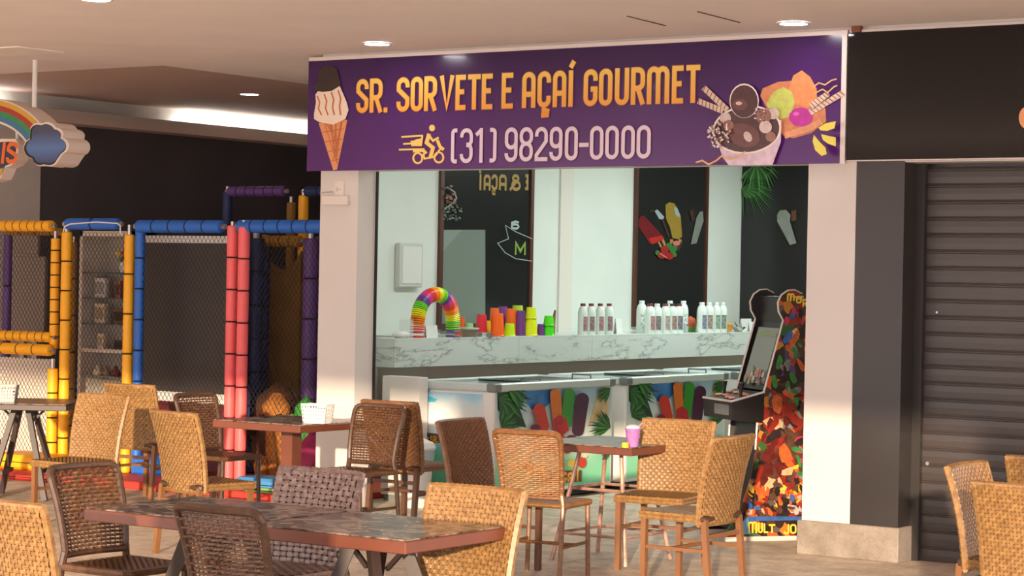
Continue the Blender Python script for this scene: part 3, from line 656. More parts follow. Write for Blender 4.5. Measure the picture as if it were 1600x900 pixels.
def fz_front(e, sh):
    P = Print(lambda px, py: pxx(px, py, FZX1) + Vector((0, sh, 0)), (1, 0, 0), .002, .0004)
    P2 = [Vector((FZX1, FY0+.035, .10)), Vector((FZX1, FY1-.03, .10)), Vector((FZX1, FY1-.03, .875)), Vector((FZX1, FY0+.035, .875))]
    P._m(SKY); P.mb.poly([p+Vector((.0015, sh, 0)) for p in P2]); P.h = .0025
    P.poly([(812, 602), (845, 600), (868, 601), (866, 622), (848, 640), (830, 640), (818, 622)], mat('fz_blue', (60, 120, 186), .35, var=.3, scale=8))
    P.poly([(948, 598), (952, 598), (950, 650), (925, 660), (917, 668), (926, 640), (934, 612)], mat('fz_sand', (216, 186, 140), .35, var=.2, scale=8))
    random.seed(11)
    def frond(x0, y0, a0, a1, n, L, w):
        for k in range(n):
            a = a0+(a1-a0)*k/(n-1); l = L*random.uniform(.75, 1.1); dx, dy = cos(a), sin(a)
            P.poly([(x0, y0), (x0+dx*l*.45-dy*w, y0+dy*l*.45+dx*w), (x0+dx*l, y0+dy*l+l*.10), (x0+dx*l*.45+dy*w, y0+dy*l*.45-dx*w)], PGN[k % 3])
    P.poly([(777, 603), (796, 605), (812, 640), (822, 668), (800, 664), (777, 640)], PGN[2])
    frond(778, 622, -.35, 1.35, 13, 52, 3.4); frond(782, 668, -1.6, .2, 12, 34, 2.6); frond(790, 606, .1, 1.0, 8, 40, 3)
    frond(951, 606, 1.9, 3.0, 10, 26, 2.4); frond(950, 668, 2.6, 4.4, 13, 34, 2.4); frond(950, 700, 1.9, 3.1, 7, 22, 2)
    POPC = [((838, 640, 845, 666), 9.5, (206, 52, 36)), ((863, 616, 867, 660), 8.5, (216, 112, 32)), ((885, 616, 880, 660), 9, (54, 140, 44)), ((905, 624, 898, 672), 10.5, (72, 24, 58))]
    for i, (c, r, col) in enumerate(POPC): P.poly(capsule(*c, r, r*.9), mat('fz_pop%d' % i, col, .3, var=.08, scale=30))
    P.poly(ell(832, 668, 8, 6, 12), mat('fz_pop_plum', (120, 20, 70), .3))
    P.poly([(858, 672), (860, 654), (870, 648), (880, 654), (884, 672), (872, 682)], mat('fz_berry', (186, 30, 44), .3, var=.3, scale=40))
    for fx, fy, fr_, fc in ((836, 684, 9, (170, 40, 40)), (852, 690, 10, (214, 120, 50)), (870, 688, 11, (190, 50, 44)), (888, 686, 9, (96, 30, 60)), (862, 702, 9, (206, 160, 60)), (880, 702, 8, (170, 44, 40))):
        P.poly(ell(fx, fy, fr_, fr_*.8, 12), mat('fz_fruit_%d' % fc[0], fc, .3, var=.25, scale=30))
    P.poly(ell(890, 724, 9, 6, 12), mat('fz_lemon', (220, 190, 70), .3)); P.poly(ell(904, 722, 7, 9, 12), mat('fz_straw', (206, 60, 34), .3)); P.poly(ell(908, 712, 5, 3, 10), mat('fz_cream', (236, 214, 190), .3))
    P.poly([(838, 736), (903, 734), (903, 752), (838, 756)], mat('fz_txt_shadow', (90, 70, 30), .35))
    O_ = mat('fz_txt', (232, 164, 52), .35); P._m(O_)
    for ch, l, r in (('E', 842, 850), ('A', 860, 869), ('Ç', 870, 880), ('A', 881, 891), ('Í', 892, 901)):
        a = pxx(l, 752, FZX1); b = pxx(r, 752, FZX1); c = pxx(l, 738, FZX1)
        for path, cl_ in glyph(ch, b.y-a.y, c.z-a.z, .022):
            for q in ribbon([(a.y+p[0], a.z+p[1]) for p in path], .022, cl_):
                Q = [Vector((FZX1+P.h, u[0]+sh, u[1])) for u in q]; P.mb.poly(Q)
    P.build('printed_front', e).matrix_parent_inverse = Matrix.Translation(-e.location)
f1 = freezer(FY0, FY1, 'chest freezer with a beach print, nearest to the white left pillar'); fz_front(f1, 0)
f2 = freezer(FY0+SH2, FY1+SH2, 'chest freezer with palm and popsicle print, behind the table with the purple cup'); fz_front(f2, SH2)
f3 = freezer(FY0+2*SH2, FY1+2*SH2, 'chest freezer mostly hidden behind the arcade machine'); fz_front(f3, 2*SH2)
P = Print(lambda px, py: pyy(px, py, FY0), (0, -1, 0), .002, .0005)
P._m(ENDP); P.mb.poly([Vector((FZX0+.02, FY0-.002, .10)), Vector((FZX1-.10, FY0-.002, .10)), Vector((FZX1-.10, FY0-.002, .86)), Vector((FZX0+.02, FY0-.002, .86))]); P.h = .003
P.poly([(658, 597), (668, 597), (674, 604), (671, 613), (662, 616), (658, 612)], mat('fz_cyan', (70, 190, 226), .35)); P.poly([(658, 618), (672, 619), (684, 624), (680, 628), (658, 628)], mat('fz_cyan', (70, 190, 226), .35))
P.poly([(657, 675), (690, 678), (752, 680), (752, 684), (657, 683)], mat('fz_isle', (70, 96, 110), .4)); P.poly([(670, 679), (752, 682), (752, 693), (670, 692)], mat('fz_txt_shadow', (90, 70, 30), .35))
P.build('printed_end', f1).matrix_parent_inverse = Matrix.Translation(-f1.location)
efn = lambda x, z: Vector((x, FY0, z))
bxs = []
for ch, l, r in (('S', 672, 677), ('R', 678, 683), ('.', 683.5, 685.5), ('S', 689, 694), ('O', 695, 700), ('R', 701, 706), ('V', 707, 712), ('E', 713, 717), ('T', 718, 723), ('E', 724, 728)):
    a, b, c = pyy(l, 691, FY0), pyy(r, 691, FY0), pyy(l, 681, FY0); bxs.append((ch, a.x, a.z, b.x-a.x, c.z-a.z))
letters(bxs, mat('fz_txt', (232, 164, 52), .35), .009, efn, (0, -1, 0), 'letter', f1, base=.0055)
# waste bin
q = pz(652, 768, 0)
wb = empty('waste_bin', (pyy(651, 700, 13.6).x, 13.6, 0), 0, 'white waste bin with a lid beside the first freezer', 'waste bin')
MB().lathe([(.10, 0), (.105, .01), (.13, .40), (.13, .42)], 20).build('bucket', PLASTW, wb, True)
MB().lathe([(.132, .36), (.137, .37), (.137, .44), (.132, .45)], 20, capb=False, capt=False).build('bag', mat('bag_grey', (176, 188, 196), .4), wb, True)
MB().lathe([(.145, .44), (.148, .455), (.13, .49), (.06, .52), (0, .525)], 20, capt=False).build('lid', PLASTW, wb, True)

# ------------------------------------------------------------------ things on the counter
def on_counter(px, py=524, back=0):
    """point of the counter top seen at a pixel column; back = metres behind the front edge"""
    q = pxx(px, py, CX-.06-back); return Vector((CX-.06-back, q.y, CZ1))
def cup(px, h, col, lab, stack=0, back=0, r=.045):
    q = on_counter(px, back=back); e = empty('plastic_cup', q + Vector((0, 0, stack)), 0, lab, 'cup', 'bright plastic cups on the marble counter')
    m = mat('cup_%d_%d_%d' % col, col, .3, spec=.5)
    MB().lathe([(r, 0), (r*.98, .005), (r*.78, h-.006), (r*.74, h), (0, h)], 16, capb=False, capt=False).build('cup_body', m, e, True)
    MB().lathe([(r*1.05, 0), (r*1.07, .006), (r*1.0, .012)], 16, capb=False, capt=False).build('rim', m, e, True)
LIME, ORNG, REDC, PURP, YELC, GRNC = (196, 240, 20), (255, 104, 24), (226, 48, 62), (120, 62, 140), (232, 240, 20), (72, 226, 22)
cup(752, .185, REDC, 'tall red cup, upside down, leftmost of the bright cups', back=.12, r=.055)
cup(777, .20, ORNG, 'large orange cup in front of the other cups, beside a low lime cup', r=.062, stack=0)
cup(772, .24, (240, 110, 50), 'orange cup half hidden behind the large orange cup', back=.16, r=.05)
cup(796, .11, LIME, 'low lime cup between the large orange cup and the purple cup', r=.052)
cup(798, .235, (250, 112, 36), 'tall orange cup standing behind the low lime cup', back=.13, r=.055)
cup(785, .25, (128, 74, 150), 'purple cup at the back of the cup group, behind the orange cups', back=.26, r=.05)
cup(813, .22, PURP, 'tall dark purple cup left of the stacked yellow cups', back=.06, r=.05)
cup(829, .15, YELC, 'lower one of the two stacked yellow cups', r=.062)
cup(829, .10, (224, 236, 24), 'upper one of the two stacked yellow cups', stack=.15, r=.052)
cup(808, .26, (190, 220, 60), 'pale lime cup at the back behind the dark purple cup', back=.28, r=.06)
cup(845, .10, PURP, 'small purple cup between the yellow stack and the bright green cups', r=.04, back=.04)
cup(857, .085, GRNC, 'lower one of the two stacked bright green cups', r=.056)
cup(857, .09, (92, 232, 40), 'upper one of the two stacked bright green cups', stack=.085, r=.05)
cup(719, .16, (240, 96, 40), 'orange cup behind the right foot of the rainbow spring', back=.2, r=.045)
cup(760, .13, (230, 190, 40), 'yellow cup squeezed between the red cup and the orange cup', back=.18, r=.045)
# rainbow spring toy bent into an arch
a, b = on_counter(651), on_counter(708); cols = [(236, 60, 40), (255, 140, 20), (240, 230, 30), (110, 210, 40), (110, 70, 150), (220, 60, 140)]
sp = empty('rainbow_spring', (a+b)/2 + Vector((0, 0, .006)), 0, 'rainbow plastic spring toy bent into an arch on the counter', 'toy')
n = 66; rad = (b.y-a.y)/2; Hh = .345
for k in range(n):
    t = pi*k/(n-1); c = Vector((0, -rad*cos(t)*(.97+.12*sin(t)), Hh*sin(t)**.75+.004)); t2 = t+.02
    c2 = Vector((0, -rad*cos(t2)*(.97+.12*sin(t2)), Hh*max(0, sin(t2))**.75+.004)); d = (c2-c).normalized() if k < n-1 else Vector((0, 0, -1))
    if k == 0: d = Vector((0, 0, 1))
    u = Vector((1, 0, 0)); v = d.cross(u); R_ = .055
    ring = [c+(u*cos(2*pi*i/18)+v*sin(2*pi*i/18))*R_ for i in range(18)]
    MB().tube(ring, .0075, 5, closed=True).build('coil', mat('coil_%d' % ((k//4) % 6), cols[(k//4) % 6], .35), sp, True)
# syrup bottles
def bottle(px, h, lab, capc, labc, back=0, r=.05, grp='white syrup bottles on the marble counter'):
    q = on_counter(px, back=back); e = empty('syrup_bottle', q, random.uniform(-.3, .3), lab, 'bottle', grp)
    MB().lathe([(r*.95, 0), (r, .01), (r, h*.66), (r*.97, h*.74), (r*.8, h*.84), (r*.5, h*.91), (r*.48, h*.93)], 16).build('bottle_body', mat('bottle_white', (226, 236, 230), .3), e, True)
    MB().lathe([(r*.53, h*.915), (r*.54, h*.985), (r*.48, h)], 12).build('cap', mat('cap_%d' % capc[0], capc, .4), e, True)
    w = r+.0012; labc = tuple(int(v*.55+92) for v in labc)
    f = MB(); N = 7
    for k in range(N):
        a0, a1 = -1.0+k*1.1/N, -1.0+(k+1)*1.1/N
        f.add([(w*cos(a0), w*sin(a0), h*.12), (w*cos(a1), w*sin(a1), h*.12), (w*cos(a1), w*sin(a1), h*.58), (w*cos(a0), w*sin(a0), h*.58)], [(0, 1, 2, 3)])
    f.build('label', mat('bl_%d_%d' % (labc[0], labc[1]), labc, .5, var=.6, scale=45), e)
RC = (120, 34, 40); WC = (222, 232, 226)
for i, (px, lab) in enumerate(((910, 'leftmost of the four bottles with dark red caps'), (923, 'second from left of the four bottles with dark red caps'), (937, 'third from left of the four bottles with dark red caps'), (951, 'rightmost of the four bottles with dark red caps'))):
    bottle(px, .285, 'white syrup bottle, '+lab, RC, (150, 60, 66) if i % 2 == 0 else (110, 50, 60), r=.045)
for i, (px, bk, cc, lc) in enumerate(((1002, .2, WC, (200, 215, 208)), (1015, .0, (120, 70, 48), (150, 60, 50)), (1026, .0, WC, (70, 50, 48)), (1039, .0, (110, 60, 50), (150, 110, 100)), (1050, .02, (60, 44, 42), (120, 60, 50)), (1060, .0, (96, 50, 46), (54, 50, 60)), (1046, .2, WC, (200, 215, 208)), (1067, .16, WC, (200, 215, 208)))):
    bottle(px, .285 if bk < .1 else .31, ['white bottle at the left back of the middle bottle row, without printed label', 'white bottle with brown cap, first of the front middle row', 'white bottle with a dark label, second of the front middle row', 'white bottle with brown cap, third of the front middle row', 'white bottle with a dark cap, fourth of the front middle row', 'white bottle with a reddish cap, last of the front middle row', 'white bottle standing behind the middle of the bottle row', 'white bottle at the right back of the middle bottle row'][i], cc, lc, bk)
for i, (px, lc) in enumerate(((1096, (70, 74, 120)), (1107, (120, 84, 60)), (1118, (84, 120, 84)), (1128, (60, 84, 60)))):
    bottle(px, .30, 'white capped syrup bottle, %s of the four bottles near the arcade machine' % ('leftmost', 'second from left', 'third from left', 'rightmost')[i], WC, lc)
def card(px, w, h, lab, back=0, lean=.12, m=PLASTW):
    q = on_counter(px, back=back); e = empty('paper_card', q, 0, lab, 'card')
    MB().prism([(0, -w/2, 0), (.0, w/2, 0), (-lean*h, w/2, h), (-lean*h, -w/2, h)], (.004, 0, 0)).build('card_sheet', m, e); MB().prism([(-lean*h*2, -w/2, 0), (-lean*h*2, w/2, 0), (-lean*h, w/2, h-.002), (-lean*h, -w/2, h-.002)], (-.004, 0, 0)).build('card_back', m, e)
card(675, .16, .10, 'blank white folded card beside the rainbow spring'); card(968, .11, .14, 'white card with a small dark stamp right of the red capped bottles', .1)
p_ = on_counter(968, back=.1); card(1167, .22, .13, 'white folded card on the far right end of the counter', .1); card(1176, .14, .10, 'small white card leaning behind the arcade machine screen', .0)
def box_thing(name, px, d, lab, cat, m, back=0, parts=None):
    q = on_counter(px, back=back); e = empty(name, q, 0, lab, cat); return e
e = box_thing('napkin_holder', 628, 0, 'clear napkin holder with white paper at the left end of the counter', 'napkin holder', None)
MB().bbx(-.05, .05, -.09, .06, 0, .055, .02).build('paper_pile', PLASTW, e); MB().bx(-.04, .04, .02, .10, .0, .15).build('clear_case', CLEAR, e)
e = box_thing('food_tub', 733, 0, 'clear food tub with a green lid next to the rainbow spring', 'container', None)
MB().lathe([(.06, 0), (.075, .05), (.08, .065)], 18).build('tub', mat('tub_brown', (150, 130, 110), .4), e, True); MB().lathe([(.085, .065), (.085, .078), (.0, .082)], 18, capt=False).build('lid', mat('tub_lid', (196, 205, 196), .3), e, True); MB().lathe([(.035, .08), (.03, .115), (0, .118)], 12, capt=False).build('lid_knob', mat('tub_green', (150, 200, 130), .4), e, True)
e = box_thing('metal_tin', 756, 0, 'flat metal tin in front of the red cup', 'tin', None); MB().lathe([(.07, 0), (.07, .018), (.073, .02), (.073, .036), (0, .038)], 18, capt=False).build('tin_body', METAL, e, True)
e = box_thing('wooden_board', 874, 0, 'narrow brown wooden wedge standing right of the green cups', 'wooden board', None, .1)
e.location.x -= .1; MB().prism([(0, -.03, 0), (0, .05, 0), (0, .06, .22), (0, .035, .16)], (.02, 0, 0)).build('board', mat('wedge_wood', (150, 112, 76), .5, var=.2), e)
e = box_thing('ice_cream_tub', 1137, 0, 'small yellow tub right of the last bottles', 'tub', None); MB().lathe([(.035, 0), (.05, .06), (.053, .08), (.02, .095), (0, .1)], 14, capt=False).build('tub', mat('tub_yellow', (206, 150, 66), .5), e, True)
e = box_thing('metal_bowl', 1154, 0, 'small shiny metal bowl near the white card at the far right', 'bowl', None); MB().lathe([(.03, 0), (.06, .03), (.075, .05), (.07, .05), (.055, .032), (0, .012)], 16, capt=False).build('bowl', CHROME, e, True); MB().tube([(0, 0, .02), (0, -.05, .07), (0, -.09, .10)], .005, 5).build('spoon', CHROME, e)
e = box_thing('toy_ball', 1078, 0, 'orange and green round ornament behind the middle bottles', 'ornament', None, .2); MB().lathe([(.02, .0), (.05, .03), (.06, .08), (.05, .13), (0, .16)], 14, capt=False).build('ball', mat('ball_orange', (206, 96, 60), .5), e, True); MB().lathe([(.055, 0), (.058, .04), (.05, .06)], 14).build('leaf_base', mat('ball_green', (96, 150, 70), .5), e, True)
e = box_thing('glass_jar', 1071, 0, 'small clear glass jar in front of the middle bottles', 'jar', None); MB().lathe([(.025, 0), (.028, .06), (.022, .07)], 12).build('jar_body', mat('jar_glass', (170, 180, 178), .1, spec=.8), e, True); MB().lathe([(.024, .07), (.024, .085), (0, .086)], 12, capt=False).build('lid', CHROME, e, True)

# ================================================================== ARCADE MACHINE
AP = pz(1200, 838, .03); AF = Vector((-.61, -.79, 0)).normalized(); AWD = Vector((-.79, .61, 0)).normalized(); AN = -AWD
am = empty('arcade_machine', (AP.x, AP.y, 0), 0, 'upright arcade machine with a colourful comic side panel beside the right pillar', 'arcade machine')
AM = Matrix((AF, AWD, Vector((0, 0, 1)))).transposed()      # local (s forward, w away, z)
def ap(s_, w_, z): return AM @ Vector((s_, w_, z))
sidep = [(-.56, .03), (.31, .03), (.31, .06), (.21, .2), (.14, .4), (.10, .62), (.09, .82), (.045, 1.014), (-.087, 1.50), (-.052, 1.56), (-.045, 1.62), (-.07, 1.67), (-.115, 1.70), (-.165, 1.705), (-.22, 1.68), (-.28, 1.62), (-.40, 1.50), (-.56, 1.3)]
AWI = .46
ACOM = bpy.data.materials.new('comic_print'); ACOM.use_nodes = True; nt = ACOM.node_tree; b = nt.nodes['Principled BSDF']; b.inputs['Roughness'].default_value = .3
tc = nt.nodes.new('ShaderNodeTexCoord'); nn = nt.nodes.new('ShaderNodeTexNoise'); nn.inputs['Scale'].default_value = 5; vv = nt.nodes.new('ShaderNodeTexVoronoi'); vv.inputs['Scale'].default_value = 17
mx = nt.nodes.new('ShaderNodeMix'); mx.data_type = 'VECTOR'; mx.inputs[0].default_value = .2
nt.links.new(tc.outputs['Object'], nn.inputs['Vector']); nt.links.new(tc.outputs['Object'], mx.inputs[4]); nt.links.new(nn.outputs['Color'], mx.inputs[5]); nt.links.new(mx.outputs[1], vv.inputs['Vector'])
sp_ = nt.nodes.new('ShaderNodeSeparateColor'); nt.links.new(vv.outputs['Color'], sp_.inputs[0])
rr = nt.nodes.new('ShaderNodeValToRGB'); rr.color_ramp.interpolation = 'CONSTANT'; els = rr.color_ramp.elements
for k, (t, c) in enumerate(((0, (52, 38, 34)), (.22, (84, 54, 42)), (.38, (150, 44, 34)), (.5, (204, 92, 40)), (.6, (52, 96, 48)), (.7, (92, 82, 84)), (.8, (40, 30, 34)), (.9, (190, 120, 50)))):
    e_ = els[k] if k < 2 else els.new(t)
    e_.position = t; e_.color = srgb(c)
nt.links.new(sp_.outputs[0], rr.inputs['Fac']); nt.links.new(rr.outputs['Color'], b.inputs['Base Color'])
ABLK = mat('arcade_black', (30, 26, 28), .3); AWHT = mat('arcade_edge', (214, 206, 200), .35)
for w0, m in ((0, ACOM), (AWI, ABLK)):
    sd_ = MB().prism([ap(s_, w0, z) for s_, z in sidep], AM @ Vector((0, .018, 0))).build('side_panel', m, am)
    edge = [ap(s_, w0+.009, z) for s_, z in sidep[5:15]]; MB().tube(edge, .009, 6).build('edge_trim', AWHT, sd_, True)
    MB().prism([ap(s_, w0-.001, z) for s_, z in ((-.56, 0), (.31, 0), (.31, .03), (-.56, .03))], AM @ Vector((0, .02, 0))).build('base_trim', AWHT, sd_)
def aquad(mb, s0, z0, s1, z1, w0, w1, th):
    d = Vector((s1-s0, 0, z1-z0)).normalized(); nrm = Vector((d.z, 0, -d.x))*th
    mb.prism([ap(s0, w0, z0), ap(s1, w0, z1), ap(s1, w1, z1), ap(s0, w1, z0)], AM @ (-nrm)); return mb
wi, wo = .018, AWI
aquad(MB(), .02, 1.02, -.115, 1.48, wi, wo, .02).build('screen_bezel', ABLK, am)
scr = MB().prism([ap(.012, .07, 1.06), ap(-.098, .07, 1.44), ap(-.098, wo-.05, 1.44), ap(.012, wo-.05, 1.06)], AM @ Vector((.012, 0, .004))).build('screen', mat('arcade_screen', (126, 136, 130), .08, spec=.7), am)
random.seed(21)
pm = Print(lambda u, v: ap(.0255-u*.279, v, 1.063+u*.96), AM @ Vector((.96, 0, .28)), .001, .0006)
for k in range(26): pm.poly(ell(random.uniform(.0, .10), random.uniform(.10, .38), .02, .025, 7), random.choice([mat('scr1', (176, 120, 120), .3), mat('scr2', (120, 80, 84), .3), mat('scr3', (186, 176, 160), .3), mat('scr4', (120, 140, 90), .3)]))
pm.build('screen_picture', scr)
pm = Print(lambda u, v: ap(.0255-u*.279, v, 1.063+u*.96), AM @ Vector((.96, 0, .28)), .001, .0006)
pm.poly([(.36, .08), (.38, .40), (.33, .40), (.34, .08)], mat('scr5', (130, 150, 110), .3)); pm.build('screen_banner', scr)
aquad(MB(), -.115, 1.48, -.10, 1.66, wi, wo, .02).build('marquee', ABLK, am); aquad(MB(), -.56, 1.30, -.22, 1.66, wi, wo, -.015).build('roof_panel', ABLK, am); MB().prism([ap(-.56, wi, .03), ap(-.545, wi, .03), ap(-.545, wi, 1.3), ap(-.56, wi, 1.3)], AM @ Vector((0, AWI-.018, 0))).build('back_panel', ABLK, am)
kp = aquad(MB(), .20, .06, .06, .82, wi, wo, .015).build('kick_panel', ABLK, am)
# control box
cbx = MB().prism([ap(.05, -.004, .80), ap(.285, -.004, .82), ap(.29, -.004, .945), ap(.05, -.004, 1.01)], AM @ Vector((0, AWI+.026, 0))).build('control_box', ABLK, am)
edge = [ap(.05, -.006, 1.012), ap(.292, -.006, .948), ap(.292, AWI+.024, .948)]
MB().tube(edge, .008, 6).build('edge_trim', AWHT, cbx, True)
CB = [(.24, .10, 'r'), (.23, .19, 'r'), (.15, .08, 'r'), (.14, .16, 'o'), (.20, .30, 'r'), (.13, .28, 'o'), (.13, .38, 'r'), (.21, .40, 'o')]
def ctop(s_): return 1.012-(s_-.05)*.27
for s_, w_, k in CB:
    MB().lathe([(.026, 0), (.026, .008), (.018, .012), (0, .012)], 14, capt=False).build('button', mat('btn_'+k, (226, 140, 120) if k == 'r' else (230, 176, 110), .35), cbx, True, loc=ap(s_, w_, ctop(s_)))
for s_, w_ in ((.20, .05), (.20, .33)):
    j = MB().tube([(0, 0, 0), (0, 0, .05), (.004, 0, .1)], [.01, .012, .018], 10).build('joystick', ABLK, cbx, True, loc=ap(s_, w_, ctop(s_)))
for k in range(7): MB().bx(-.003, .003, -.012, .012, -.035, .035).build('vent_slot', GREYP, cbx, loc=ap(.29, .06+k*.035, .885)).rotation_euler.z = math.atan2(AF.y, AF.x)
# printed comic shapes (abstract) and lettering on the near side panel
APL = Vector((AP.x, AP.y, 0)); ANs = AM @ Vector((0, -1, 0))
afn = lambda px, py: ppl(px, py, (AP.x, AP.y, 0), AWD) - APL
P = Print(afn, ANs, .0012, .00012)
cR, cO, cY, cG, cB, cP, cK, cW, cD = [mat('comic_'+n_, c, .3, var=.28, scale=28) for n_, c in (('red', (140, 42, 34)), ('orange', (184, 92, 46)), ('yellow', (232, 188, 58)), ('green', (58, 128, 62)), ('blue', (60, 96, 160)), ('pink', (190, 50, 86)), ('dark', (44, 32, 32)), ('white', (176, 170, 168)), ('deep_red', (92, 32, 28)))]
def shard(pts, m): P.poly(pts, m)
random.seed(31)
cV = mat('comic_violet', (84, 58, 120), .3); cBr = mat('comic_brown', (86, 58, 46), .3, var=.3, scale=28); cGy = mat('comic_grey', (132, 126, 128), .3, var=.3, scale=28); cPl = mat('comic_pale', (216, 170, 130), .3, var=.2, scale=28)
def inside(x, y): return x < 1258 and y > 458 and (x > 1224-(y-500)*.268 if y < 612 else x > (1196 if y < 640 else 1186 if y < 700 else 1180-(y-700)*.25)) and (y > 500 or x > 1224)
zones = [((1222, 1258, 460, 540), [cR, cK, cO, cB, cP, cBr, cR, cPl], 34, 11), ((1196, 1258, 535, 640), [cG, cG, cK, cBr, cV, cG, cO, cGy, cBr], 46, 11), ((1184, 1256, 615, 770), [cR, cD, cR, cO, cBr, cK, cR, cGy, cD, cBr, cD, cR, cPl], 110, 15), ((1240, 1258, 640, 790), [cBr, cY, cK, cP, cO, cG, cGy], 26, 9), ((1166, 1256, 756, 803), [cO, cY, cR, cBr, cB, cPl, cK, cO, cW], 80, 8)]
for (x0, x1, y0_, y1_), cols_, n_, sz in zones:
    for k in range(n_):
        x, y = random.uniform(x0, x1), random.uniform(y0_, y1_); a = random.gauss(1.2, .8)
        l = sz*random.uniform(.5, 1.3); w_ = l*random.uniform(.3, .7); pts_ = []
        for i in range(7):
            t = 2*pi*i/7; q = random.uniform(.65, 1.15); dx, dy = l*cos(t)*q, w_*sin(t)*q; pts_.append((x+dx*cos(a)-dy*sin(a), y+dx*sin(a)+dy*cos(a)))
        if all(inside(*p) for p in pts_): P.poly(pts_, random.choice(cols_))
P.poly([(1160, 806), (1252, 806), (1250, 812), (1160, 814)], cB)
P.poly([(1136, 833), (1150, 822), (1166, 806), (1170, 834)], mat('comic_sky', (110, 170, 206), .3))
YLT = mat('comic_letter', (240, 206, 70), .35)
for ch, l, r, tp, bt in (('M', 1166, 1180, 814, 832), ('U', 1181, 1189, 816, 832), ('L', 1190, 1197, 817, 832), ('T', 1198, 1208, 818, 832), ('J', 1221, 1230, 818, 834), ('O', 1231, 1241, 818, 833), ('M', 1226, 1238, 458, 470), ('O', 1240, 1249, 462, 474), ('R', 1250, 1258, 467, 479)):
    a, b_, c_ = afn(l, bt), afn(r, bt), afn(l, tp); w_ = (b_-a).length; h_ = (c_-a).length; ux = (b_-a)/w_; uz = (c_-a)/h_
    P._m(YLT); P.h += .0004
    for path, cl_ in glyph(ch, w_, h_, .012):
        P.h += .0003
        for q in ribbon(path, .012, cl_): P.mb.poly([a+ux*u[0]+uz*u[1]+P.n*P.h for u in q])
P.build('comic_artwork', am)

# ================================================================== CHAIRS
def weave(mb, S_, nu, nv, lift=.004, wh=.42, wv=.34, seg=4, off=0):
    """plain weave of raised strand crossings on the surface S_(u, v)"""
    def PN(u, v):
        e = 1e-3; p = S_(u, v); du = S_(u+e, v)-S_(u-e, v); dv = S_(u, v+e)-S_(u, v-e); return p, du.cross(dv).normalized()
    for i in range(nu):
        for j in range(nv):
            horiz = (i+j+off) % 2 == 0; vs = []
            for k in range(seg+1):
                t = -1+2*k/seg; lf = lift*(cos(t*pi/2)*1.0)+.0002
                for sgn in (-1, 1):
                    if horiz: u, v = (i+.5+t*.92)/nu, (j+.5+sgn*wh)/nv
                    else: u, v = (i+.5+sgn*wv)/nu, (j+.5+t*.92)/nv
                    u = min(max(u, 0), 1); v = min(max(v, 0), 1)
                    p, n_ = PN(u, v); vs.append(p+n_*lf)
            mb.add(vs, [(2*k, 2*k+1, 2*k+3, 2*k+2) if not horiz else (2*k+1, 2*k, 2*k+2, 2*k+3) for k in range(seg)])
def slab(mb, S1, S2, nu=10, nv=10):
    """closed slab between two surfaces over the same parameters"""
    b = len(mb.v)
    for S_ in (S1, S2):
        for j in range(nv+1):
            for i in range(nu+1): mb.v.append(tuple(S_(i/nu, j/nv)))
    m = (nu+1)*(nv+1); id_ = lambda s_, i, j: b+s_*m+j*(nu+1)+i
    F = []
    for j in range(nv):
        for i in range(nu):
            F.append((id_(0, i, j), id_(0, i+1, j), id_(0, i+1, j+1), id_(0, i, j+1))); F.append((id_(1, i, j), id_(1, i, j+1), id_(1, i+1, j+1), id_(1, i+1, j)))
    for i in range(nu): F += [(id_(0, i, 0), id_(1, i, 0), id_(1, i+1, 0), id_(0, i+1, 0)), (id_(0, i, nv), id_(0, i+1, nv), id_(1, i+1, nv), id_(1, i, nv))]
    for j in range(nv): F += [(id_(0, 0, j), id_(0, 0, j+1), id_(1, 0, j+1), id_(1, 0, j)), (id_(0, nu, j), id_(1, nu, j), id_(1, nu, j+1), id_(0, nu, j+1))]
    mb.f += F; mb.mi += [mb.cur]*len(F)
def lumpy(mb, path, r, step=.011, amp=.0025, n=6):
    """strand-wrapped tube along a path"""
    P = [Vector(p) for p in path]; out = []; rad = []; acc = 0
    for a, b in zip(P, P[1:]):
        L = (b-a).length; m = max(1, int(L/(step/2)))
        for k in range(m): out.append(a+(b-a)*k/m); rad.append(r+(amp if (len(out) % 2) else 0))
    out.append(P[-1]); rad.append(r); mb.tube(out, rad, n)
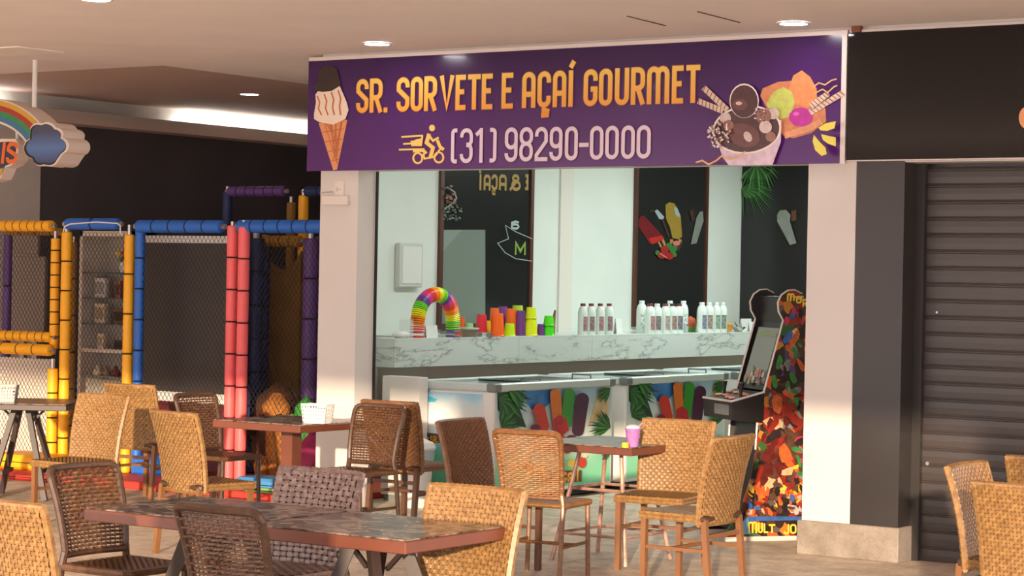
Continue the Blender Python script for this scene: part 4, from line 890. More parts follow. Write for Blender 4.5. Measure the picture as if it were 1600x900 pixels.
def solid_chair(wm, cm, lm, nu=24, nv=26, nus=24, nvs=22, H=.88, lift=.0048, wh=.40):
    root = bpy.data.objects.new('wicker_chair', None); scene.collection.objects.link(root)
    W0, W1 = .43, .465; z0 = .405
    def mid(u, v, d): x = (u-.5)*(W0+(W1-W0)*v); return Vector((x, -.185-.02*v-.075*v*v+.03*(2*u-1)**2+d, z0+v*(H-z0)))
    fr = lambda u, v: mid(1-u, v, .017); bk = lambda u, v: mid(u, v, -.017)
    mb = MB(); mb.cur = 1; slab(mb, lambda u, v: mid(u, v, -.0155), lambda u, v: mid(u, v, .0155)); mb.cur = 0
    weave(mb, bk, nu, nv, lift, wh); weave(mb, fr, nu, nv, lift, wh)
    rim = [mid(0, k/14, 0) for k in range(15)] + [mid(k/10, 1, 0) for k in range(1, 11)] + [mid(1, 1-k/14, 0) for k in range(1, 15)]
    lumpy(mb, rim, .0165, .02, .003)
    lumpy(mb, [mid(k/10, 0, 0) for k in range(11)], .0165, .02, .003)
    mb.build('backrest', [wm, cm], root, True)
    mb = MB(); mb.cur = 1; mb.bbx(-.22, .22, -.2, .225, .412, .455, .012); mb.cur = 0
    weave(mb, lambda u, v: Vector((-.215+.43*u, -.17+.385*v, .4555)), nus, nvs, .0022)
    for z in (.422, .444):
        lumpy(mb, [(-.215, -.15, z), (-.215, .215, z), (-.2, .222, z), (.2, .222, z), (.215, .215, z), (.215, -.15, z)], .011, .02, .003)
    mb.build('seat', [wm, cm], root, True)
    for sx in (-1, 1):
        MB().bar((sx*.198, .2, 0), (sx*.198, .2, .415), .032).build('leg', lm, root); MB().bar((sx*.2, -.225, 0), (sx*.198, -.185, .43), .032).build('leg', lm, root)
        MB().bar((sx*.198, -.2, .255), (sx*.198, .2, .255), .02).build('stretcher', lm, root)
    MB().bar((-.198, .02, .255), (.198, .02, .255), .02).build('stretcher', lm, root); MB().bar((-.198, -.192, .335), (.198, -.192, .335), .02, .024).build('stretcher', lm, root)
    return root
def open_chair(wm, fm, nu, nv, sr, diamond=True, H=.88):
    root = bpy.data.objects.new('wicker_chair', None); scene.collection.objects.link(root)
    def mid(u, v, d=0): x = (u-.5)*(.37+.055*v); return Vector((x, -.185-.02*v-.075*v*v+.028*(2*u-1)**2+d, .47+v*(H-.015-.47)))
    mb = MB()
    side = lambda u: [Vector(((u-.5)*.42, -.215, 0)), Vector(((u-.5)*.405, -.165, .44))] + [mid(u, k/10) for k in range(1, 10)]
    top = [mid(.02, .965), mid(.06, .99)] + [mid(.1+.8*k/8, 1) for k in range(9)] + [mid(.94, .99), mid(.98, .965)]
    lumpy(mb, side(0)[1:] + top + side(1)[1:][::-1], .0165, .010, .0018, 8)
    lumpy(mb, [mid(k/8, .04) for k in range(9)], .013, .010, .0018, 7)
    mb.build('back_frame', fm, root, True)
    mb = MB()
    for i in range(1, nu): mb.tube([mid(i/nu, .05+.92*k/6) for k in range(7)], .0036, 5, caps=False)
    for j in range(nv):
        v = .075+.88*j/(nv-1); pa = []; ra = []
        for i in range(2*nu+1):
            u = i/(2*nu); on = i % 2 == 1; s_ = (1 if ((i//2+j) % 2) else -1)*(1 if on else 0)
            pa.append(mid(u, v, .0055*s_)); ra.append(sr if on else sr*.72)
        mb.tube(pa, ra, 5, caps=False)
    if diamond:
        for i in range(-4, 5):
            for j in range(-3, 4):
                if abs(i)/4+abs(j)/3 <= 1.05 and (i+j) % 2 == 0:
                    u, v = .5+i*.055, .47+j*.042
                    q = [mid(u-.027, v-.021, -.0085), mid(u+.027, v-.021, -.0085), mid(u+.027, v+.021, -.0085), mid(u-.027, v+.021, -.0085)]
                    mb.prism(q, (0, .017, 0))
    mb.build('back_weave', wm, root, True)
    mb = MB(); mb.bbx(-.2, .2, -.17, .22, .425, .452, .012)
    weave(mb, lambda u, v: Vector((-.195+.39*u, -.165+.38*v, .4525)), 22, 20, .0022)
    lumpy(mb, [(-.2, -.16, .438), (-.2, .21, .438), (-.18, .225, .438), (.18, .225, .438), (.2, .21, .438), (.2, -.16, .438)], .017, .010, .0018, 8)
    mb.build('seat', wm, root, True)
    for sx in (-1, 1):
        m1 = MB(); lumpy(m1, [(sx*.2, .205, 0), (sx*.19, .205, .43)], .0145, .010, .0015, 8); m1.build('leg', fm, root, True)
        m1 = MB(); lumpy(m1, [(sx*.21, -.215, 0), (sx*.2025, -.165, .44)], .0145, .010, .0015, 8); m1.build('leg', fm, root, True)
        MB().tube([(sx*.2, -.19, .2), (sx*.197, .2, .2)], .010, 8).build('stretcher', fm, root, True)
    MB().tube([(-.2, .02, .2), (.2, .02, .2)], .010, 8).build('stretcher', fm, root, True)
    return root
honey = solid_chair(HONEY, HONEYC, HONEYL); brown = solid_chair(BROWNW, BROWNC, BROWNL, 22, 30); grey = solid_chair(GREYW, GREYC, BROWNL, 13, 19, 13, 14, .86, .0075, .36)
dark = open_chair(DARKW, DARKC, 15, 21, .0072); amber = open_chair(AMBERW, AMBERC, 15, 30, .0052)
protos = {'honey': honey, 'brown': brown, 'grey': grey, 'dark': dark, 'amber': amber}; used = set()
def chair(kind, bx_, by, face, lab, grp):
    """bx_, by: centre of the top edge of the back; face: heading of the seat front in degrees (0 = +y, 90 = -x)"""
    p = protos[kind]; o = p if kind not in used else copy_tree(p); used.add(kind)
    a = radians(face); back = Vector((-sin(a), cos(a), 0))*.28
    o.location = (bx_+back.x, by+back.y, 0); o.rotation_euler.z = a; tag(o, lab, 'chair', grp); return o
G1, G2, G3, G4, G5 = 'chairs around the long front table', 'chairs around the table with the purple cup', 'chairs around the table by the playground', 'chairs at the far left table', 'chairs at the right edge'
chair('honey', -6.23, 5.75, -6, 'honey wicker chair in the bottom left corner, seen from behind', G1)
chair('dark', -7.31, 7.23, -90, 'dark open-weave wicker chair at the left end of the long front table', G1)
chair('dark', -5.635, 6.27, 0, 'dark open-weave wicker chair in front of the long table, its back to the camera', G1)
chair('grey', -6.385, 7.86, 180, 'grey-brown broad-weave chair behind the long front table', G1)
chair('honey', -5.275, 7.51, 180, 'honey wicker chair pushed against the right end of the long front table', G1)
chair('honey', -11.05, 11.2, 180, 'honey wicker chair between the far left table and the playground, its seat to the left', G4)
chair('honey', -11.95, 12.32, 4, 'honey wicker chair partly hidden behind another one in front of the white display cabinet', G4)
chair('honey', -9.465, 10.13, -12, 'honey wicker chair with its back to the camera, left of the red padded posts', G3)
chair('dark', -11.03, 12.03, -90, 'dark open-weave chair at the left side of the table by the red padded posts', G3)
chair('dark', -9.27, 12.02, 180, 'dark open-weave chair right of the table with the white basket, before the left pillar', G3)
chair('brown', -9.34, 12.15, 0, 'brown wicker chair standing back to back behind the dark chair near the waste bin', G3)
chair('brown', -7.90, 10.97, -90, 'shaded brown wicker chair left of the amber chair, in front of the freezers', G2)
chair('amber', -7.195, 10.66, 8, 'amber open-weave chair with a diamond pattern in its back', G2)
chair('honey', -6.95, 12.03, 188, 'honey wicker chair behind the table with the purple cup', G2)
chair('honey', -6.0, 11.03, 90, 'honey wicker chair in front of the arcade machine, seen from its side', G2)
chair('honey', -4.33, 10.22, -90, 'honey wicker chair before the shutter, turned to the right', G5)
chair('honey', -4.12, 10.85, 0, 'honey wicker chair at the right edge, farthest from the camera', G5)
chair('honey', -3.65, 9.30, 0, 'honey wicker chair in the bottom right corner, seen from behind', G5)
sc = chair('brown', -13.18, 11.45, -70, 'brown wicker chair cut off by the left edge under the far left table', G4)

# ================================================================== TABLES
def top_parts(e, w, d, h, th=.055, m_edge=BROWNM, m_top=STONE):
    MB().bbx(-w/2, w/2, -d/2, d/2, h-th, h-.006, .004).build('frame', m_edge, e)
    MB().bbx(-w/2+.006, w/2-.006, -d/2+.006, d/2-.006, h-.006, h, .002).build('table_top', m_top, e)
def trestle(e, h, m, sp=.27):
    for sy in (-1, 1):
        for sx in (-1, 1):
            MB().bar((sx*sp, sy*.24, 0), (sx*.05, sy*.1, h), .04, .05).build('leg', m, e)
    MB().bar((-sp*.6, -.19, .2), (-sp*.6, .19, .2), .03).build('stretcher', m, e); MB().bar((sp*.6, -.19, .2), (sp*.6, .19, .2), .03).build('stretcher', m, e)
    for sx in (-1, 1): MB().bar((sx*.05, 0, h-.12), (sx*.17, 0, h-.002), .018).build('brace', m, e)
TZ = .75
for x0, x1, lab in ((-6.795, -5.915, 'left half of the long front table, dark stone top in a brown metal frame'), (-5.905, -5.095, 'right half of the long front table, nearest to the honey chair')):
    e = empty('dining_table', ((x0+x1)/2, 7.11, 0), 0, lab, 'table', 'tables pushed together in front')
    top_parts(e, x1-x0, .70, TZ); trestle(e, TZ-.055, BROWND)
e = empty('dining_table', (-10.0, 11.93, 0), 0, 'square brown table with a white basket by the red padded posts', 'table')
top_parts(e, .78, .76, .74); MB().bx(-.05, .05, -.05, .05, .03, .685).build('column', BROWNM, e); MB().bar((-.3, 0, .018), (.3, 0, .018), .06, .036).build('foot', BROWND, e); MB().bar((0, -.3, .016), (0, .3, .016), .06, .032).build('foot', BROWND, e)
e = empty('dining_table', (-7.375, 11.93, 0), 0, 'square table with a purple cup on it and thin splayed metal legs', 'table')
top_parts(e, .74, .78, .74, .05); WORN = mat('worn_tube', (176, 140, 124), .4, metal=.3, var=.4, scale=14)
for sx in (-1, 1):
    for sy in (-1, 1):
        MB().tube([(sx*.27, sy*.27, 0), (sx*.15, sy*.15, .69)], .014, 8).build('leg', WORN, e, True)
for z, k in ((.17, .24), (.45, .192)):
    for a, b in (((-k, -k), (k, -k)), ((k, -k), (k, k)), ((k, k), (-k, k)), ((-k, k), (-k, -k))): MB().tube([(*a, z), (*b, z)], .010, 6).build('stretcher', WORN, e, True)
q = pz(20, 631, .74); hd = Vector((-sin(YAW), cos(YAW), 0)); c = q + hd*.4
e = empty('dining_table', (c.x, c.y, 0), YAW, 'dark table with a grey basket at the far left', 'table'); top_parts(e, .80, .78, .74, .05, BROWND); trestle(e, .69, BROWND, .22)
def basket(loc, rz, lab, m):
    e = empty('napkin_basket', loc, rz, lab, 'basket', 'plastic baskets on tables')
    W_, D_, H_ = .20, .10, .125
    mb = MB()
    for (ax, ay, bx2, by2) in ((-1, -1, 1, -1), (1, -1, 1, 1), (1, 1, -1, 1), (-1, 1, -1, -1)):
        n1 = 9 if ay == by2 else 5
        for k in range(n1+1):
            t = k/n1; x = ax+(bx2-ax)*t; y = ay+(by2-ay)*t
            mb.bar((x*W_*.43, y*D_*.43, .004), (x*W_*.5, y*D_*.5, H_), .009, .005)
        for z in (.02, .045, .07, .095): 
            f_ = .43+.07*z/H_; mb.bar((ax*W_*f_, ay*D_*f_, z), (bx2*W_*f_, by2*D_*f_, z), .006, .012)
    mb.build('slotted_walls', m, e)
    r_ = MB()
    for a, b in (((-.5, -.5), (.5, -.5)), ((.5, -.5), (.5, .5)), ((.5, .5), (-.5, .5)), ((-.5, .5), (-.5, -.5))): r_.bar((a[0]*W_, a[1]*D_, H_), (b[0]*W_, b[1]*D_, H_), .012, .012)
    r_.build('rim', m, e); MB().bx(-W_*.43, W_*.43, -D_*.43, D_*.43, 0, .006).build('base', m, e); MB().bx(-W_*.4, W_*.4, -D_*.36, D_*.36, .006, .10).build('napkins', PLASTW, e)
q = pz(496, 661, .74); basket((q.x, q.y, .74), .1, 'white slotted napkin basket on the table by the left pillar', PLASTW)
q = pz(6, 628, .74); basket((q.x, q.y, .74), YAW, 'grey slotted napkin basket on the far left table', mat('basket_grey', (170, 166, 166), .5))
q = pz(987, 699, .74)
e = empty('ice_cream_cup', (q.x-.03, q.y+.06, .74), 0, 'purple paper cup of ice cream on the table in front of the freezers', 'cup')
MB().lathe([(.033, 0), (.046, .10), (.049, .105), (.049, .112)], 18).build('cup', mat('cup_purple', (178, 120, 186), .4, var=.15, scale=30), e, True); MB().lathe([(.045, .112), (.04, .125), (.02, .132), (0, .134)], 14, capt=False).build('cream', mat('cup_cream', (230, 214, 214), .5), e, True); MB().tube([(.02, .0, .11), (.055, .02, .145)], .004, 6).build('spoon', mat('spoon_pink', (206, 140, 180), .4), e)
q = pz(976, 700, .74); e = empty('sauce_lid', (q.x-.02, q.y+.04, .74), 0, 'small yellow lid next to the purple cup', 'lid'); MB().lathe([(.022, 0), (.022, .025), (.018, .03), (0, .03)], 14, capt=False).build('lid_body', mat('lid_yellow', (236, 200, 30), .4), e, True)

# ================================================================== PLAYGROUND
YP = 13.6
FBLUE, FYEL, FRED, FPUR = [mat('foam_'+n_, c, .5, var=.06, scale=6) for n_, c in (('blue', (34, 104, 200)), ('yellow', (248, 178, 24)), ('red', (250, 108, 112)), ('purple', (92, 60, 130)))]
FMUS = mat('foam_mustard', (150, 108, 36), .6, var=.1, scale=6); FNAVY = mat('foam_navy', (24, 46, 98), .55, var=.1)
padmesh = {}
def pad_mesh(m):
    if m.name not in padmesh:
        o = MB().lathe([(.86, 0), (.97, .03), (1, .12), (1, .88), (.97, .97), (.86, 1)], 14).build('foam_pad', m, None, True); padmesh[m.name] = o.data; bpy.data.objects.remove(o)
    return padmesh[m.name]
def padded(name, p0, p1, r, n_, m, lab, grp, ends=(0, 0), gaps=None):
    """metal pole with foam sleeves tied on; n_ sleeves"""
    p0, p1 = Vector(p0), Vector(p1); d = p1-p0; L = d.length
    e = empty(name, p0, 0, lab, 'padded post' if abs(d.z) > L*.5 else 'padded rail', grp)
    MB().tube([Vector((0, 0, 0))-d.normalized()*ends[0], d+d.normalized()*ends[1]], r*.42, 8).build('pole', METAL, e, True)
    rot = d.to_track_quat('Z', 'Y'); cuts = [0]+sorted(gaps or [k/n_ for k in range(1, n_)])+[1]
    for a, b in zip(cuts, cuts[1:]):
        o = bpy.data.objects.new('foam_pad', pad_mesh(m)); scene.collection.objects.link(o); o.parent = e
        o.rotation_mode = 'QUATERNION'; o.rotation_quaternion = rot; o.location = d*a+d.normalized()*.003; o.scale = (r, r, (b-a)*L-.006)
    for a in cuts[1:-1]:
        c = d*a; u = d.normalized().orthogonal().normalized(); v = d.normalized().cross(u)
        MB().tube([c+(u*cos(2*pi*k/10)+v*sin(2*pi*k/10))*r*.9 for k in range(10)], .006, 4, closed=True).build('cable_tie', DARK, e)
    return e
GP, GR = 'padded posts of the playground', 'padded rails of the playground'
yz = lambda px, py, y=YP: pyy(px, py, y)
def post(px, ptop, pbot, r, n_, m, lab, y=YP, ends=(0, .05)):
    a = yz(px, pbot, y); b = yz(px, ptop, y); b.x = a.x; zb = a.z if pbot == 545 else .062
    return padded('padded_post', (a.x, y, zb), (a.x, y, b.z), r, n_, m, lab, GP, ends)
def rail(pl, pr, py, r, n_, m, lab, y=YP, ends=(.04, .04)):
    a, b = yz(pl, py, y), yz(pr, py, y); z = (a.z+b.z)/2; return padded('padded_rail', (a.x, y, z), (b.x, y, z), r, n_, m, lab, GR, ends)
post(97, 362, 780, .045, 8, FYEL, 'yellow padded post left of the white display cabinet, with long sleeves', ends=(0, .06))
post(84, 372, 545, .04, 9, FYEL, 'yellow post with short crowded sleeves above the double yellow rails', y=YP+.02, ends=(.05, .06))
post(79, 575, 780, .045, 4, FYEL, 'short yellow padded post below the double yellow rails', y=YP-.05, ends=(0, .08))
post(195, 366, 780, .043, 6, FYEL, 'yellow padded post right of the white display cabinet, touching the blue post', ends=(0, .08))
post(212, 355, 780, .043, 8, FBLUE, 'blue padded post standing right beside the yellow one', y=YP+.03)
post(356, 352, 780, .045, 8, FRED, 'left one of the two red padded posts', ends=(0, .03))
post(374, 354, 780, .048, 8, FRED, 'right one of the two red padded posts', y=YP-.02)
rail(-20, 82, 353, .048, 9, FYEL, 'upper yellow padded rail at the far left'); rail(-20, 82, 525, .045, 9, FYEL, 'upper one of the double yellow rails at the far left'); rail(-20, 80, 545, .05, 4, FYEL, 'lower one of the double yellow rails at the far left', y=YP-.06)
rail(105, 186, 350, .05, 2, FBLUE, 'blue padded rail above the white display cabinet'); rail(216, 347, 354, .054, 5, FBLUE, 'blue padded rail above the dark board'); rail(374, 506, 354, .054, 6, FBLUE, 'blue padded rail between the red posts and the left pillar')
lp = [yz(px, py, YP-.07) for px, py in ((99, 362), (101, 354), (110, 350), (150, 347), (184, 349), (188, 353), (188, 366))]
tag(MB().tube(lp, .006, 6).build('white_cable', PLASTW), 'thin white cable looped along the blue rail above the cabinet', 'cable')
# inner structure
post(8, 358, 640, .04, 4, FPUR, 'purple padded post behind the netting at the far left', y=14.1); rail(10, 105, 362, .035, 4, FMUS, 'mustard padded rail behind the netting at the far left', y=14.08)
post(110, 378, 700, .03, 6, FMUS, 'mustard padded post behind the yellow post, beside the cabinet', y=14.0)
post(352, 300, 520, .045, 4, FNAVY, 'dark blue post of the rear climbing tower', y=15.0); rail(358, 445, 299, .045, 6, FPUR, 'purple padded rail on top of the rear tower', y=15.0); rail(478, 540, 299, .045, 3, FNAVY, 'dark blue rail on top of the rear tower', y=14.9)
post(468, 305, 650, .045, 6, FYEL, 'yellow post of the rear tower, next to the left pillar', y=14.9); post(449, 316, 650, .042, 6, FMUS, 'mustard post of the rear tower', y=15.3)
rail(412, 470, 377, .05, 4, FMUS, 'short mustard padded rail below the blue rail', y=14.5)
post(393, 372, 780, .07, 7, FNAVY, 'thick dark blue padded post behind the red posts', y=14.4); post(406, 376, 780, .055, 7, FNAVY, 'dark blue padded post left of the mustard slide sheet', y=14.6)
post(478, 372, 780, .06, 6, FPUR, 'left one of the dark purple padded posts by the left pillar', y=14.2); post(496, 370, 780, .06, 6, FPUR, 'right one of the dark purple padded posts by the left pillar', y=14.3)
a, b = yz(412, 392, 14.75), yz(466, 640, 14.75)
sh_ = MB(); N = 14
for k in range(N): 
    u0, u1 = k/N, (k+1)/N; f_ = lambda u: -.16*(1-(2*u-1)**2)
    x0, x1 = a.x+(b.x-a.x)*u0, a.x+(b.x-a.x)*u1
    sh_.add([(x0, 14.75, .0), (x1, 14.75, .0), (x1, 14.75, a.z+f_(u1)), (x0, 14.75, a.z+f_(u0)), (x0, 14.78, .0), (x1, 14.78, .0), (x1, 14.78, a.z+f_(u1)), (x0, 14.78, a.z+f_(u0))], [(0, 1, 2, 3), (7, 6, 5, 4), (3, 2, 6, 7)])
tag(sh_.build('slide_sheet', mat('mustard_sheet', (128, 92, 36), .7, var=.15, scale=4)), 'mustard fabric sheet standing in the rear tower', 'sheet')
# netting
def net(pl, pr, pt, pb, y, lab, cell=.062, r=.0022, m=mat('net_cord', (34, 30, 30), .8)):
    a = yz(pl, pt, y); b = yz(pr, pb, y); x0, x1, z1, z0 = a.x, b.x, a.z, max(b.z, .1); mb = MB(); w, h = x1-x0, z1-z0
    kx, kz = cell*.72, cell
    for sg_ in (1, -1):
        c = -h/kz*kx if sg_ > 0 else 0.0
        s0 = -h*kx/kz
        k = int(s0/kx)-1
        while k*kx < w+h*kx/kz:
            t0 = k*kx            # line x = t0 + sg*(z)*kx/kz
            zs = []
            xa = lambda z: t0+sg_*z*kx/kz
            lo, hi = 0, h
            if sg_ > 0: lo = max(0, -t0*kz/kx); hi = min(h, (w-t0)*kz/kx)
            else: lo = max(0, (t0-w)*kz/kx); hi = min(h, t0*kz/kx)
            if hi-lo > .02: mb.tube([(x0+xa(lo), y, z0+lo), (x0+xa(hi), y, z0+hi)], r, 3, caps=False)
            k += 1
    return tag(mb.build('safety_net', m), lab, 'net', 'safety nets of the playground', 'stuff')
net(-20, 80, 362, 518, YP+.02, 'dark diamond safety net above the double yellow rails'); net(-20, 76, 556, 720, YP+.0, 'dark diamond safety net below the double yellow rails, before the lit white board')
net(102, 190, 362, 740, YP+.03, 'dark diamond safety net in front of the white display cabinet'); net(222, 348, 366, 640, YP+.02, 'dark diamond safety net in front of the dark board'); net(384, 498, 372, 740, YP+.02, 'dark diamond safety net right of the red posts')
# boards behind the net
a, b = yz(222, 368, 13.9), yz(352, 632, 13.9)
e = empty('play_board', (a.x, 13.9, 0), 0, 'large dark board with white top and bottom strips behind the netting', 'board')
absb(MB().bx(a.x, b.x, 13.9, 13.94, b.z, a.z), 'panel', mat('board_grey', (62, 58, 58), .4, var=.1), e); absb(MB().bx(a.x, b.x, 13.885, 13.9, a.z-.06, a.z), 'top_strip', PLASTW, e); absb(MB().bx(a.x, b.x, 13.885, 13.9, b.z, b.z+.08), 'bottom_strip', PLASTW, e); absb(MB().bx(a.x-.05, a.x, 13.88, 13.94, .1, a.z-.1), 'maroon_edge', mat('maroon', (84, 26, 34), .5), e); absb(MB().bx(a.x, b.x, 13.9, 13.94, .1, b.z), 'painted_shadow', mat('maroon', (84, 26, 34), .5), e)  # maroon panel under the bottom strip stands in for dark red shadow
a, b = yz(-30, 556, 13.95), yz(76, 700, 13.95)
tag(MB().bbx(a.x, b.x, 13.95, 14.0, .1, a.z, .006).build('play_board', mat('board_white', (226, 216, 204), .5)), 'sunlit white board behind the lower left netting', 'board')
a, b = yz(20, 380, 14.6), yz(68, 522, 14.6)
e = empty('wall_panel', (a.x, 14.6, 0), 0, 'grey panel behind the upper left netting', 'panel'); absb(MB().bbx(a.x, b.x, 14.6, 14.64, b.z, a.z-.12, .004).bbx(a.x, b.x-.1, 14.6, 14.64, a.z-.1, a.z+.1, .004), 'panel_sheet', mat('panel_grey', (132, 122, 114), .6), e); absb(MB().bx(a.x+.1, a.x+.16, 14.61, 14.65, 0, b.z+.02).bx(b.x-.16, b.x-.1, 14.61, 14.65, 0, b.z+.02), 'leg', METAL, e)
# display cabinet
a, b = yz(125, 361, 13.95), yz(201, 640, 13.95); DC = mat('cabinet_white', (214, 204, 192), .5)
e = empty('display_cabinet', (a.x, 13.95, 0), 0, 'tall white display cabinet with glass shelves behind the netting', 'cabinet')
x0, x1, zt = a.x, b.x, a.z
absb(MB().bx(x0, x0+.035, 13.95, 14.25, 0, zt), 'side_panel', DC, e); absb(MB().bx(x1-.035, x1, 13.95, 14.25, 0, zt), 'side_panel', DC, e); absb(MB().bx(x0, x1, 13.95, 14.25, zt-.045, zt), 'top_panel', DC, e); absb(MB().bx(x0, x1, 14.23, 14.25, 0, zt), 'back_panel', mat('cabinet_back', (176, 166, 156), .5), e)
shz = [yz(150, py, 13.95).z for py in (425, 465, 505, 545, 587, 640)]
for k, z in enumerate(shz):
    thick = k in (3, 5); absb(MB().bx(x0+.035, x1-.035, 13.955, 14.23, z-(.03 if thick else .012), z), 'shelf', DC if thick else mat('shelf_glass', (96, 100, 96), .1), e)
def shelf_box(px, k, w, h, c, name, lab):
    q = yz(px, 480, 13.98); z = shz[k]; ee = empty(name, (q.x, 14.02, z), 0, lab, name.replace('_', ' '))
    MB().bbx(-w/2, w/2, 0, .05, 0, h, .003).build('box', mat('sb_%d%d%d' % c, c, .5, var=.35, scale=40), ee); MB().bx(-w/2+.01, w/2-.01, -.003, 0, h*.2, h*.8).build('printed_face', mat('sbp_%d%d%d' % c, tuple(max(0, v-60) for v in c), .5, var=.5, scale=50), ee)
shelf_box(150, 1, .13, .17, (206, 198, 196), 'toy_box', 'white patterned toy box on the second cabinet shelf'); shelf_box(178, 1, .06, .15, (150, 96, 84), 'toy_box', 'narrow reddish toy box on the second cabinet shelf')
shelf_box(150, 2, .12, .17, (206, 186, 160), 'toy_box', 'cream toy box with a red print on the third cabinet shelf'); shelf_box(180, 2, .13, .13, (110, 84, 66), 'toy_box', 'dark brown toy box on the third cabinet shelf')
shelf_box(152, 3, .07, .13, (226, 206, 180), 'toy_box', 'small cream toy box on the fourth cabinet shelf'); shelf_box(182, 3, .13, .08, (70, 54, 52), 'toy_box', 'low dark toy box on the fourth cabinet shelf')
for px, c, lab in ((146, (226, 210, 180), 'pale'), (160, (150, 120, 96), 'tan'), (175, (120, 54, 48), 'dark red')):
    q = yz(px, 580, 13.98); ee = empty('figurine', (q.x, 14.03, shz[4]), 0, 'small %s figurine lying on the fifth cabinet shelf' % lab, 'figurine'); MB().lathe([(.03, 0), (.045, .02), (.03, .05), (.012, .06), (.02, .075), (0, .095)], 10, capt=False).build('figure', mat('fig_%d' % c[0], c, .6, var=.3, scale=30), ee, True)
q = yz(184, 425, 13.98); ee = empty('flower_bunch', (q.x, 14.04, shz[0]), 0, 'bunch of colourful artificial flowers on the top cabinet shelf', 'flowers')
MB().lathe([(.02, 0), (.03, .05), (.025, .09)], 10).build('vase', PLASTW, ee, True)
random.seed(17)
for k in range(9):
    x, z = random.uniform(-.09, .05), random.uniform(.10, .19); MB().lathe([(.006, -.02), (.022, 0), (.012, .014), (0, .016)], 8, (x, random.uniform(-.03, .03), z), capt=False).build('flower', mat('fl_%d' % (k % 4), [(206, 60, 60), (226, 150, 60), (90, 150, 90), (230, 200, 90)][k % 4], .6), ee, True)
q = yz(165, 636, 13.98); ee = empty('soft_toy', (q.x, 14.05, shz[5]), 0, 'blue and white soft toy at the bottom of the display cabinet', 'toy'); MB().lathe([(.05, 0), (.07, .04), (.05, .08), (.03, .1), (.04, .13), (0, .16)], 12, capt=False).build('toy_body', mat('toy_blue', (70, 110, 180), .7, var=.5, scale=30), ee, True); MB().lathe([(.02, .05), (.03, .07), (0, .09)], 8, (0, -.05, 0), capt=False).build('toy_belly', PLASTW, ee, True)
# floor mats
MR = mat('mat_red', (196, 60, 48), .6, var=.05); MBl = mat('mat_blue', (70, 140, 200), .6); MG = mat('mat_green', (130, 180, 100), .6)
xa, xb = yz(60, 760, 13.1).x, yz(330, 760, 13.1).x
tag(MB().bbx(-16, xb, 13.08, 15.6, 0, .06, .01).build('floor_mat', MR), 'large red foam floor mat in front of the dark board', 'mat')
xc = yz(520, 760, 13.1).x
tag(MB().bbx(xb+.01, -10.75, 13.10, 15.6, 0, .06, .01).build('floor_mat', MR), 'red foam floor mat below the brown plush animal', 'mat')
q = yz(402, 750, 13.2)
def cushion(px0, px1, y, z0, h, d, m, lab):
    a, b = yz(px0, 750, y).x, yz(px1, 750, y).x
    e = empty('play_cushion', ((a+b)/2, y+d/2, z0), 0, lab, 'cushion'); w = (b-a)/2
    MB().bbx(-w, w, -d/2, d/2, 0, h, .02).build('cover', m, e); MB().tube([(-w, -d/2, h*.5), (w, -d/2, h*.5)], .004, 5).build('seam', DARK, e); return e
cushion(366, 424, 13.2, .06, .10, .3, MBl, 'light blue play cushion under the dark chair by the red posts'); cushion(376, 436, 13.12, .06, .035, .09, MG, 'flat green play cushion in front of the light blue one')
cushion(-20, 78, 13.2, .06, .12, .4, FYEL, 'yellow foam block at the foot of the far left netting'); cushion(206, 240, 13.55, .06, .16, .3, FBLUE, 'small blue foam block behind the honey chairs')
cushion(-30, 76, 12.95, .0, .06, .14, MR, 'red foam strip below the yellow block at the far left')
# plush animal and bean bag
bq = yz(428, 660, 13.95)
e = empty('plush_animal', (bq.x, 14.0, .06), 0, 'big brown plush toy animal lying behind the netting', 'plush toy'); PB = mat('plush_brown', (84, 48, 30), .95, var=.2, scale=12, bump=.6, bscale=90); PT = mat('plush_tan', (176, 112, 50), .95, var=.2, scale=14, bump=.6, bscale=90)
MB().tube([(-.12, .1, .0), (-.13, .08, .2), (-.10, .06, .45), (-.02, .0, .62), (.06, -.03, .68), (.12, -.03, .66)], [.15, .17, .17, .17, .13, .05], 14).build('body', PB, e, True)
MB().tube([(.06, -.08, .0), (.10, -.1, .25), (.10, -.12, .48), (.08, -.12, .62), (.08, -.1, .72)], [.06, .11, .10, .12, .04], 12).build('belly', PT, e, True)
MB().tube([(-.05, -.1, .05), (0, -.2, .12), (.02, -.22, .2)], [.07, .06, .05], 10).build('paw', PT, e, True)
MB().tube([(.14, -.16, .53), (.2, -.19, .5), (.24, -.2, .47)], [.05, .05, .02], 8).build('muzzle', mat('plush_dark', (40, 26, 22), .9), e, True)
MB().tube([(-.17, -.1, .5), (-.19, -.12, .42), (-.18, -.12, .36)], [.03, .08, .04], 8).build('ear', mat('plush_dark', (40, 26, 22), .9), e, True)
bq = yz(488, 690, 13.45)
e = empty('bean_bag', (bq.x, 13.45, .06), 0, 'magenta bean bag between the plush animal and the left pillar', 'bean bag'); MB().lathe([(.14, 0), (.19, .06), (.19, .18), (.13, .32), (.06, .42), (.03, .45), (0, .455)], 16, capt=False).build('bag', mat('bag_magenta', (150, 30, 84), .6, var=.3, scale=8, bump=.5, bscale=20), e, True); MB().lathe([(.03, .44), (.04, .49), (0, .5)], 8, capt=False).build('tuft', mat('bag_magenta2', (120, 20, 70), .6), e, True)
bq = yz(478, 645, 13.9); e = empty('soft_toy', (bq.x, 13.9, .06), 0, 'green soft toy behind the white basket', 'toy'); MB().lathe([(.07, 0), (.1, .15), (.08, .4), (.1, .52), (.09, .62), (0, .72)], 14, capt=False).build('toy_body', mat('toy_green', (52, 140, 58), .8, var=.2), e, True); MB().tube([(-.03, -.07, .5), (-.05, -.13, .55)], [.04, .03], 8).build('snout', mat('toy_green2', (80, 160, 70), .8), e, True)

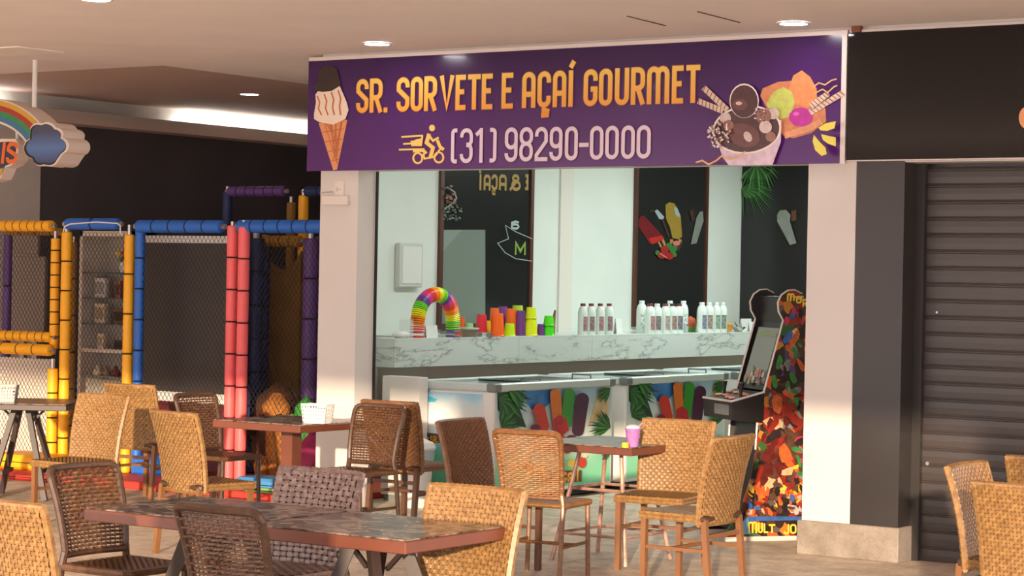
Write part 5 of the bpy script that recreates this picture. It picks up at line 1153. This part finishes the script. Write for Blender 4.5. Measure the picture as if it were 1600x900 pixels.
# ================================================================== HANGING RAINBOW SIGN
YR = 12.3
rf = lambda px, py: pyy(px, py, YR)
rs = empty('rainbow_sign', tuple(rf(60, 230)), 0, 'hanging white sign with a rainbow ending in a blue cloud and orange letters', 'sign')
SW = mat('sign_white', (226, 212, 202), .5); inv = Matrix.Translation(-rs.location)
def rpart(mb, name, m): o = mb.build(name, m, rs); o.matrix_parent_inverse = inv; return o
cl_out = []
for (cx, cy, r, a0, a1) in ((58, 232, 17, 100, 245), (64, 205, 13, 200, 275), (78, 206, 15, 240, 325), (92, 212, 12, 270, 345), (99, 228, 13, -75, 70), (83, 246, 14, 20, 100), (68, 247, 13, 60, 150)):
    for k in range(7): t = radians(a0+(a1-a0)*k/6); cl_out.append((cx+r*cos(t), cy+r*sin(t)))
def shrink(L, k):
    mx_ = sum(p[0] for p in L)/len(L); my_ = sum(p[1] for p in L)/len(L); return [(mx_+(p[0]-mx_)*k, my_+(p[1]-my_)*k) for p in L]
CO = Vector((0, -.03, 0)); rpart(MB().prism([rf(*p)+CO for p in cl_out], (0, .23, 0)), 'cloud_box', SW)
P = Print(lambda u, v: rf(u, v)+CO, (0, -1, 0), .002, .0008); P.poly([(p[0]-1.5, p[1]+1) for p in shrink(cl_out, .93)], mat('cloud_shadow', (34, 36, 48), .4)); P.poly(shrink(cl_out, .87), ramp_mat('cloud_blue', 'Z', [(0, (62, 74, 108)), (1, (72, 78, 104)), (.5, (88, 122, 178))], rf(70, 258).z, rf(70, 205).z, .35)); P.build('cloud_print', rs).matrix_parent_inverse = inv
arc = lambda r, n_=16: [(-22+r*sin(radians(10+52*k/n_))*.98, 268-r*cos(radians(10+52*k/n_))*1.0) for k in range(n_+1)]
rpart(MB().prism([rf(*p) for p in arc(115)+arc(78)[::-1]], (0, .2, 0)), 'rainbow_box', SW)
P = Print(rf, (0, -1, 0), .002, .0008)
for r, c in ((109, (206, 164, 66)), (101.5, (170, 62, 48)), (93.5, (56, 142, 92)), (85.5, (66, 120, 160))): P.stroke(arc(r), 8, mat('rb_%d' % c[0], c, .4))
P.build('rainbow_print', rs).matrix_parent_inverse = inv
lo = [(-14, 222), (2, 217), (12, 217), (24, 217), (29, 226), (28, 238), (26, 250), (18, 258), (8, 262), (4, 272), (0, 280), (-14, 284)]
rpart(MB().prism([rf(*p) for p in lo], (0, .12, 0)), 'name_box', SW)
P = Print(rf, (0, -1, 0), .002, .0008); P.poly(shrink(lo, .84), mat('name_blue', (52, 62, 88), .4)); P.poly([(-6, 266), (6, 262), (2, 274), (-4, 280)], mat('rb_206', (206, 164, 66), .4)); P.build('name_print', rs).matrix_parent_inverse = inv
OL = mat('orange_letter', (230, 110, 46), .4)
for ch, l, r in (('I', 0, 9), ('S', 9, 27)):
    a, b, c = rf(l, 256), rf(r, 256), rf(l, 222)
    P = Print(lambda u, v: Vector((u, YR, v)), (0, -1, 0), .006, .0005); P._m(OL)
    for path, c_ in glyph(ch, b.x-a.x, c.z-a.z, .034):
        for qd in ribbon([(a.x+p[0]+p[1]*.12, a.z+p[1]) for p in path], .034, c_): P.face(qd)
        P.h += .0005
    P.build('letter', rs).matrix_parent_inverse = inv
a = rf(39, 160); rpart(MB().tube([(a.x, YR+.1, a.z-.03), (a.x, YR+.1, 3.4)], .02, 10), 'hanger_tube', PLASTW); a = rf(15, 218); rpart(MB().tube([(a.x, YR+.08, a.z-.02), (a.x, YR+.08, rf(15, 188).z)], .014, 8), 'hanger_tube', PLASTW)
